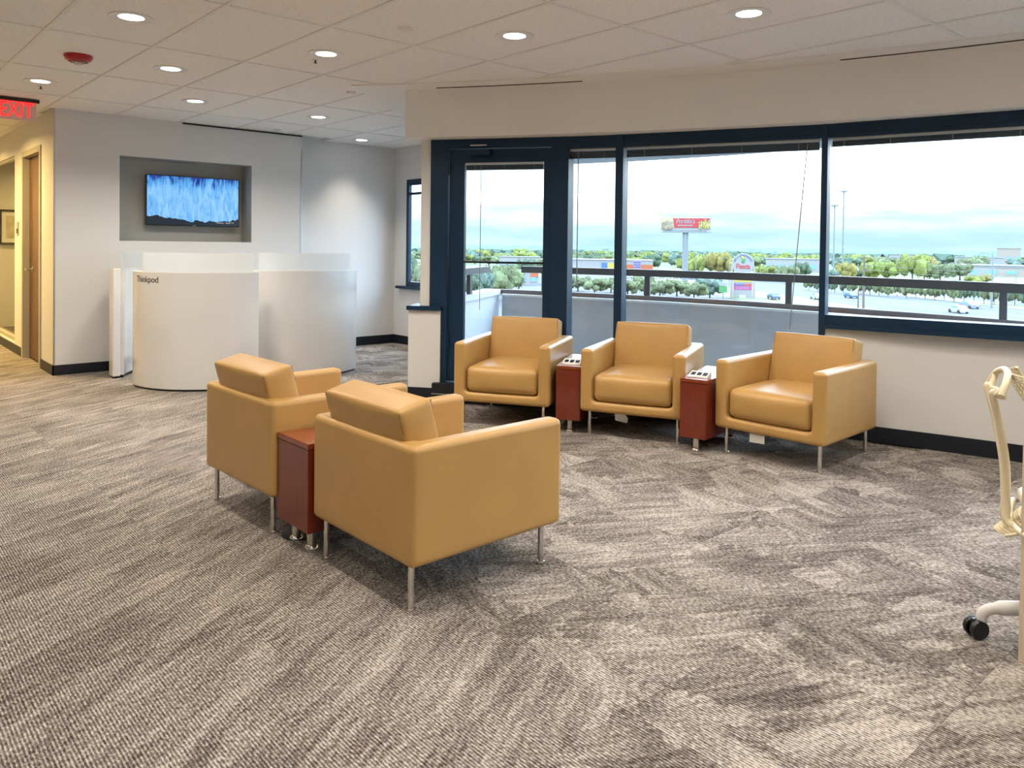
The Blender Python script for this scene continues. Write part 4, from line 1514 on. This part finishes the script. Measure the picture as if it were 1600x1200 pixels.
def building(label, az, d, w, dep, h, wall, bands=(), windows=0, roof='far_roof'):
    x, y = polar(az, d)
    t = thing('building', label, 'building', (x, y, GZ), face_cam(az))
    obj('wall', box(-w / 2, w / 2, 0, dep, 0, h), wall, t)
    obj('roof', box(-w / 2 - .3, w / 2 + .3, -.3, dep + .3, h, h + .35), roof, t)
    for x0, x1, z0, z1, mt in bands:
        obj('band', box(x0, x1, -.15, 0, z0, z1), mt, t)
    for k in range(windows):
        cx = -w / 2 + w * (k + .5) / windows
        f = obj('window', box(cx - w / windows * .3, cx + w / windows * .3, -.12, 0, h * .22, h * .62), 'far_white', t)
        obj('pane', box(cx - w / windows * .25, cx + w / windows * .25, -.16, -.10, h * .26, h * .58), 'far_glass', t).parent = f
        f.parent = t
    return t


building('long store with white fascia and orange front beyond the oaks', 41.3, 372, 40, 22, 5.3, 'far_white', ((2.5, 20, .2, 3.5, 'far_orange'), (-20, -4.0, .2, 1.8, 'far_beige'), (-4.0, -1.2, .2, 4.2, 'far_blue'), (-1.2, 2.5, .4, 4.0, 'far_yellow')), 0, 'far_white')
building('low red and white shop seen through the balcony door', 47.6, 236, 9, 8, 4.0, 'far_white', ((-4.5, -2.2, 0, 3.6, 'far_red'), (2.2, 4.5, 2.4, 3.6, 'far_orange')), 3, 'far_white')
building('long beige warehouse behind the white pole', 15.3, 425, 62, 30, 4.9, 'far_beige', ((-31, -10, .2, 4.2, 'far_white'), (-31, 31, 4.0, 4.9, 'far_roof')), 8)
building('white two-storey block among the distant trees', 21.9, 545, 15, 12, 8.8, 'far_white', (), 4)
building('pale flat roofed block between distant trees', 17.6, 560, 26, 14, 7.6, 'far_white', (), 6)
building('tan tower block at the far horizon', 16.0, 640, 14, 14, 13.5, 'far_beige', (), 3)
building('pale low roofs behind the golden trees', 28.4, 420, 30, 14, 6.4, 'far_white', (), 6)
building('white shed in the wooded belt near the sidelight', 44.0, 400, 34, 16, 4.6, 'far_white', (), 6)
building('small white storehouse beyond the balcony door trees', 47.9, 420, 22, 12, 5.5, 'far_white', (), 4)

# ---- signs
x, y = polar(35.96, 272.9)
t = thing('billboard', 'tall roadside billboard with red middle and fries on one side', 'billboard', (x, y, GZ), face_cam(35.96))
obj('pole', lathe([(1.05, 0), (.95, 17.0)], 20), 'pole_grey', t, 40)
obj('catwalk', box(-8.0, 8.4, -1.4, .4, 16.9, 17.15), 'pole_grey', t)
obj('truss', box(-7.6, 7.0, -.3, .5, 17.15, 17.7), 'far_roof', t)
obj('panel', box(-8.3, 8.3, -.35, .35, 17.7, 21.85), 'far_white', t)
obj('picture_panel', box(-8.2, -3.9, -.45, -.35, 17.9, 21.8), 'sign_cream', t)
obj('sandwich', cushion(3.9, .3, 2.3, .14, (0, 0, .5), 6), 'sign_bread', t, None, (-6.0, -.5, 19.4))
bm = bmesh.new()
hexa(bm, [(-3.7, -.5, 18.6), (4.2, -.5, 18.6), (4.2, -.35, 18.6), (-3.7, -.35, 18.6), (-4.2, -.5, 21.8), (8.2, -.5, 21.8), (8.2, -.35, 21.8), (-4.2, -.35, 21.8)])
obj('red_field', bm, 'sign_red', t)
bm = text_bm("Portillo's", 2.15, .02, shear=.25, bold=.03)
for v in bm.verts:
    v.co = Vector((v.co.x * .80 - .1, -v.co.z - .55, v.co.y + 20.75))
obj('lettering', bm, 'far_white', t)
for k in range(9):
    obj('small_mark', box(-2.6 + k * .56, -2.2 + k * .56, -.56, -.5, 19.15, 19.6), 'far_white', t)
for k in range(13):
    a = rg.uniform(-.5, .5)
    cx = 4.4 + 3.6 * (k + .5) / 13
    o = obj('fry', box(-.16, .16, -.12, .1, -1.3, 1.2), 'far_yellow' if k % 3 else 'sign_cream', t, None, (cx, -.6, 19.6 + rg.uniform(-.4, .7)), (0, a, 0))

x, y = polar(31.97, 193.6)
t = thing('pylon_sign', 'round white shopping centre pylon sign with red and green emblem', 'sign', (x, y, GZ), face_cam(31.97))
for sx in (-2.55, 2.55):
    obj('post', box(sx - .28, sx + .28, -.3, .3, 0, 7.6), 'far_beige', t)
obj('disc', lathe([(2.5, -.25), (2.55, -.15), (2.55, .15), (2.5, .25)], 48, None, (0, 0, 8.15), 'Y'), 'far_white', t, 40)
bm = text_bm('Fiesta', 1.75, .02, bold=.035)
for v in bm.verts:
    v.co = Vector((v.co.x * .80, -v.co.z - .29, v.co.y + 7.55))
obj('lettering', bm, 'sign_red', t)
word = 'WILLOWCHASE'
for k, ch in enumerate(word):
    a = (158 - 136 * k / (len(word) - 1)) * D2R
    bm = text_bm(ch, .72, .01, bold=.012)
    ro = a - math.pi / 2
    for v in bm.verts:
        u, w_ = v.co.x, v.co.y
        v.co = Vector((2.0 * math.cos(a) + u * math.cos(ro) - w_ * math.sin(ro), -v.co.z - .28, 8.15 + 2.0 * math.sin(a) + u * math.sin(ro) + w_ * math.cos(ro)))
    obj('letter', bm, 'car_blue', t)
em = obj('emblem', cushion(.75, .16, .95, .07, (0, 0, .15), 5), 'sign_green', t, 60, (.05, -.33, 9.0), (0, 20 * D2R, 0))
obj('emblem_leaf', cushion(.8, .14, .35, .06, (0, 0, .1), 5), 'far_yellow', em, 60, (-.35, 0, .55), (0, 30 * D2R, 0))
obj('tenant_panel', box(-2.1, 2.1, -.2, .2, 1.9, 5.2), 'far_white', t)
obj('tenant_strip', box(-2.0, 2.0, -.26, -.2, 3.9, 4.8), 'far_yellow', t)
obj('tenant_strip', box(-2.0, .2, -.26, -.2, 2.95, 3.5), 'far_purple', t)
obj('tenant_strip', box(.2, 2.0, -.26, -.2, 2.95, 3.5), 'far_red', t)
obj('tenant_strip', box(-2.0, 2.0, -.26, -.2, 2.0, 2.85), 'far_pink', t)
for zz in (2.2, 2.55, 3.2, 4.3):
    for k in range(5):
        obj('small_mark', box(-1.5 + k * .62, -1.1 + k * .62, -.30, -.26, zz, zz + .16), 'far_white', t)
obj('arch_base', cells([-2.2, -.7, .7, 2.2], [-.25, .25], [0, .8, 1.9], [(0, 0, 0), (2, 0, 0), (0, 0, 1), (1, 0, 1), (2, 0, 1)]), 'far_white', t)
x, y = polar(39.35, 366)
t = thing('pylon_sign', 'purple and white striped store sign by the orange front', 'sign', (x, y, GZ), face_cam(39.35))
obj('post', box(-.3, .3, -.2, .2, 0, 2.2), 'pole_grey', t)
obj('panel', box(-1.8, 1.8, -.3, .3, 1.8, 5.3), 'far_white', t)
for zz in (2.1, 3.2, 4.3):
    obj('stripe', box(-1.6, 1.6, -.36, -.3, zz, zz + .65), 'far_purple', t)
x, y = polar(36.0, 205)
t = thing('pylon_sign', 'small green and white roadside sign beside the oaks', 'sign', (polar(33.3, 186)[0], polar(33.3, 186)[1], GZ), face_cam(33.3))
obj('post', box(-.15, .15, -.15, .15, 0, 2.0), 'pole_grey', t)
obj('panel', box(-.9, .9, -.2, .2, 1.7, 3.1), 'sign_green', t)
obj('panel', box(-.9, .9, -.2, .2, 3.2, 3.9), 'far_white', t)


# ---- poles
def mast(label, az, d, h, rad, head):
    x, y = polar(az, d)
    t = thing('street_light', label, 'light pole', (x, y, GZ), face_cam(az))
    obj('pole', lathe([(rad, 0), (rad * .55, h)], 12), 'pole_grey', t, 40)
    if head == 'ring':
        obj('lamp_ring', lathe([(.3, h - .2), (1.35, h - .1), (1.35, h + .35), (.3, h + .5)], 16), 'pole_grey', t)
    else:
        obj('lamp_arm', tube([(0, 0, h - .3), (-.6, 0, h), (-1.6, 0, h + .1)], .07, 6), 'pole_grey', t)
        obj('lamp_head', box(-2.3, -1.5, -.2, .2, h, h + .18), 'pole_grey', t)
    return t


mast('tall high-mast road light, the shorter of the pair over the sill window', 26.07, 309, 27.7, .34, 'ring')
mast('tall high-mast road light, the taller of the pair over the sill window', 25.51, 324, 33.8, .38, 'ring')
mast('slim light pole near the round pylon sign', 32.9, 230, 9.0, .13, 'arm')
mast('slim light pole behind the billboard', 35.2, 250, 10.2, .14, 'arm')
mast('pale road light pole beside the beige warehouse', 16.85, 190.5, 11.4, .2, 'arm')
mast('thin light pole in the gap of the sidelight', 44.2, 260, 10, .12, 'arm')
mast('thin light pole among the door trees', 49.3, 240, 10, .12, 'arm')
mast('dark light pole in front of the beige warehouse', 15.6, 300, 8.5, .12, 'arm')
mast('light pole close to the orange storefront', 40.2, 330, 9.2, .12, 'arm')
x1, y1 = polar(24.18, 171.6)
t = thing('utility_pole', 'brown wooden utility pole with crossarms by the road', 'utility pole', (x1, y1, GZ), face_cam(24.18))
obj('pole', lathe([(.24, 0), (.15, 10.6)], 10), 'pole_brown', t, 40)
for zz in (10.2, 8.6, 7.6):
    ca = obj('crossarm', box(-1.3, 1.3, -.08, .08, zz, zz + .16), 'pole_brown', t)
    for sx in (-1.1, 1.1):
        obj('insulator', box(sx - .08, sx + .08, -.08, .08, zz + .16, zz + .42), 'far_white', ca)
x2, y2 = polar(24.5, 172.7)
t = thing('utility_pole', 'short wooden stub pole beside the utility pole', 'utility pole', (x2, y2, GZ))
obj('pole', lathe([(.16, 0), (.13, 3.9)], 10), 'pole_brown', t, 40)
obj('cap', lathe([(.15, 3.9), (.05, 4.0)], 10), 'pole_brown', t)
x3, y3 = polar(12.5, 178)
for k, zz in enumerate((10.6, 9.0, 8.0)):
    p0, p1 = Vector((x1, y1, GZ + zz)), Vector((x3, y3, GZ + zz))
    pts = [p0.lerp(p1, f / 10) - Vector((0, 0, 1.0 * 4 * (f / 10) * (1 - f / 10))) for f in range(11)]
    tag(obj('power_line', tube(pts, .025, 5), 'far_white'), ('upper', 'middle', 'lowest')[k] + ' overhead wire running from the brown utility pole', 'wire', 'overhead wires')


# ---- vehicles
def make_car():
    t = thing('car', '', 'car')
    prof = [(-2.2, .35), (-2.2, .80), (-1.75, .92), (-1.1, 1.0), (-.55, 1.42), (.75, 1.45), (1.35, 1.0), (2.05, .88), (2.2, .6), (2.2, .35)]
    bm = bmesh.new()
    A_ = [bm.verts.new((x, -.88, z)) for x, z in prof]
    B_ = [bm.verts.new((x, .88, z)) for x, z in prof]
    bm.faces.new(A_)
    bm.faces.new(B_[::-1])
    for i in range(len(prof)):
        j = (i + 1) % len(prof)
        bm.faces.new((A_[i], B_[i], B_[j], A_[j]))
    obj('body', bm, 'car_blue', t)
    for s in (-1, 1):
        bm = bmesh.new()
        hexa(bm, [(-.95, s * .80, 1.02), (1.15, s * .80, 1.02), (1.15, s * .90, 1.02), (-.95, s * .90, 1.02), (-.5, s * .80, 1.36), (.65, s * .80, 1.36), (.65, s * .90, 1.36), (-.5, s * .90, 1.36)])
        obj('side_window', bm, 'far_glass', t)
        for x in (-1.35, 1.35):
            obj('wheel', lathe([(.1, -.1), (.34, -.1), (.34, .1), (.1, .1)], 14, None, (x, s * .82, .34), 'Y'), 'black_plastic', t)
    bm = bmesh.new()
    hexa(bm, [(-1.12, -.72, .99), (-1.12, .72, .99), (-1.02, .72, .99), (-1.02, -.72, .99), (-.62, -.68, 1.40), (-.62, .68, 1.40), (-.5, .68, 1.38), (-.5, -.68, 1.38)])
    obj('windscreen', bm, 'far_glass', t)
    return t


car0 = make_car()
CARS = [(167, 96, 228, 'car_blue', 'dark blue car on the road below the pylon sign'), (188.4, 87.6, 50, 'car_teal', 'blue car on the road behind the utility pole'), (176, 90, 228, 'car_white', 'white car following the dark blue car'),
        (163, 55, 232, 'car_white', 'white car in the lane under the sill window'), (178, 58, 52, 'car_silver', 'grey car on the far lanes under the sill window')]
for k, (x, y, a, mt, lab) in enumerate(CARS):
    o = car0 if k == 0 else copy_tree(car0)
    o.location = (x, y, GZ + .05)
    o.rotation_euler = (0, 0, a * D2R)
    tag(o, lab, 'car', 'cars on the road')
    for ch in o.children:
        if ch.name.startswith('body'):
            ch.material_slots[0].link = 'OBJECT'
            ch.material_slots[0].material = MATS[mt]
for k in range(24):
    o = copy_tree(car0)
    row = k // 12
    az = 40.6 - (k % 12) * .50
    x, y = polar(az, 300 + 34 * row)
    o.location = (x, y, GZ)
    o.rotation_euler = (0, 0, (az + 180) * D2R)
    mt = rg.choice(('car_white', 'car_white', 'car_silver', 'car_blue'))
    tag(o, '%s parked car, %s from the orange store in the %s row' % ({'car_white': 'white', 'car_silver': 'grey', 'car_blue': 'dark blue'}[mt], ordinal(k % 12 + 1), ('front', 'back')[row]), 'car', 'parked cars under the billboard')
    for ch in o.children:
        if ch.name.startswith('body'):
            ch.material_slots[0].link = 'OBJECT'
            ch.material_slots[0].material = MATS[mt]
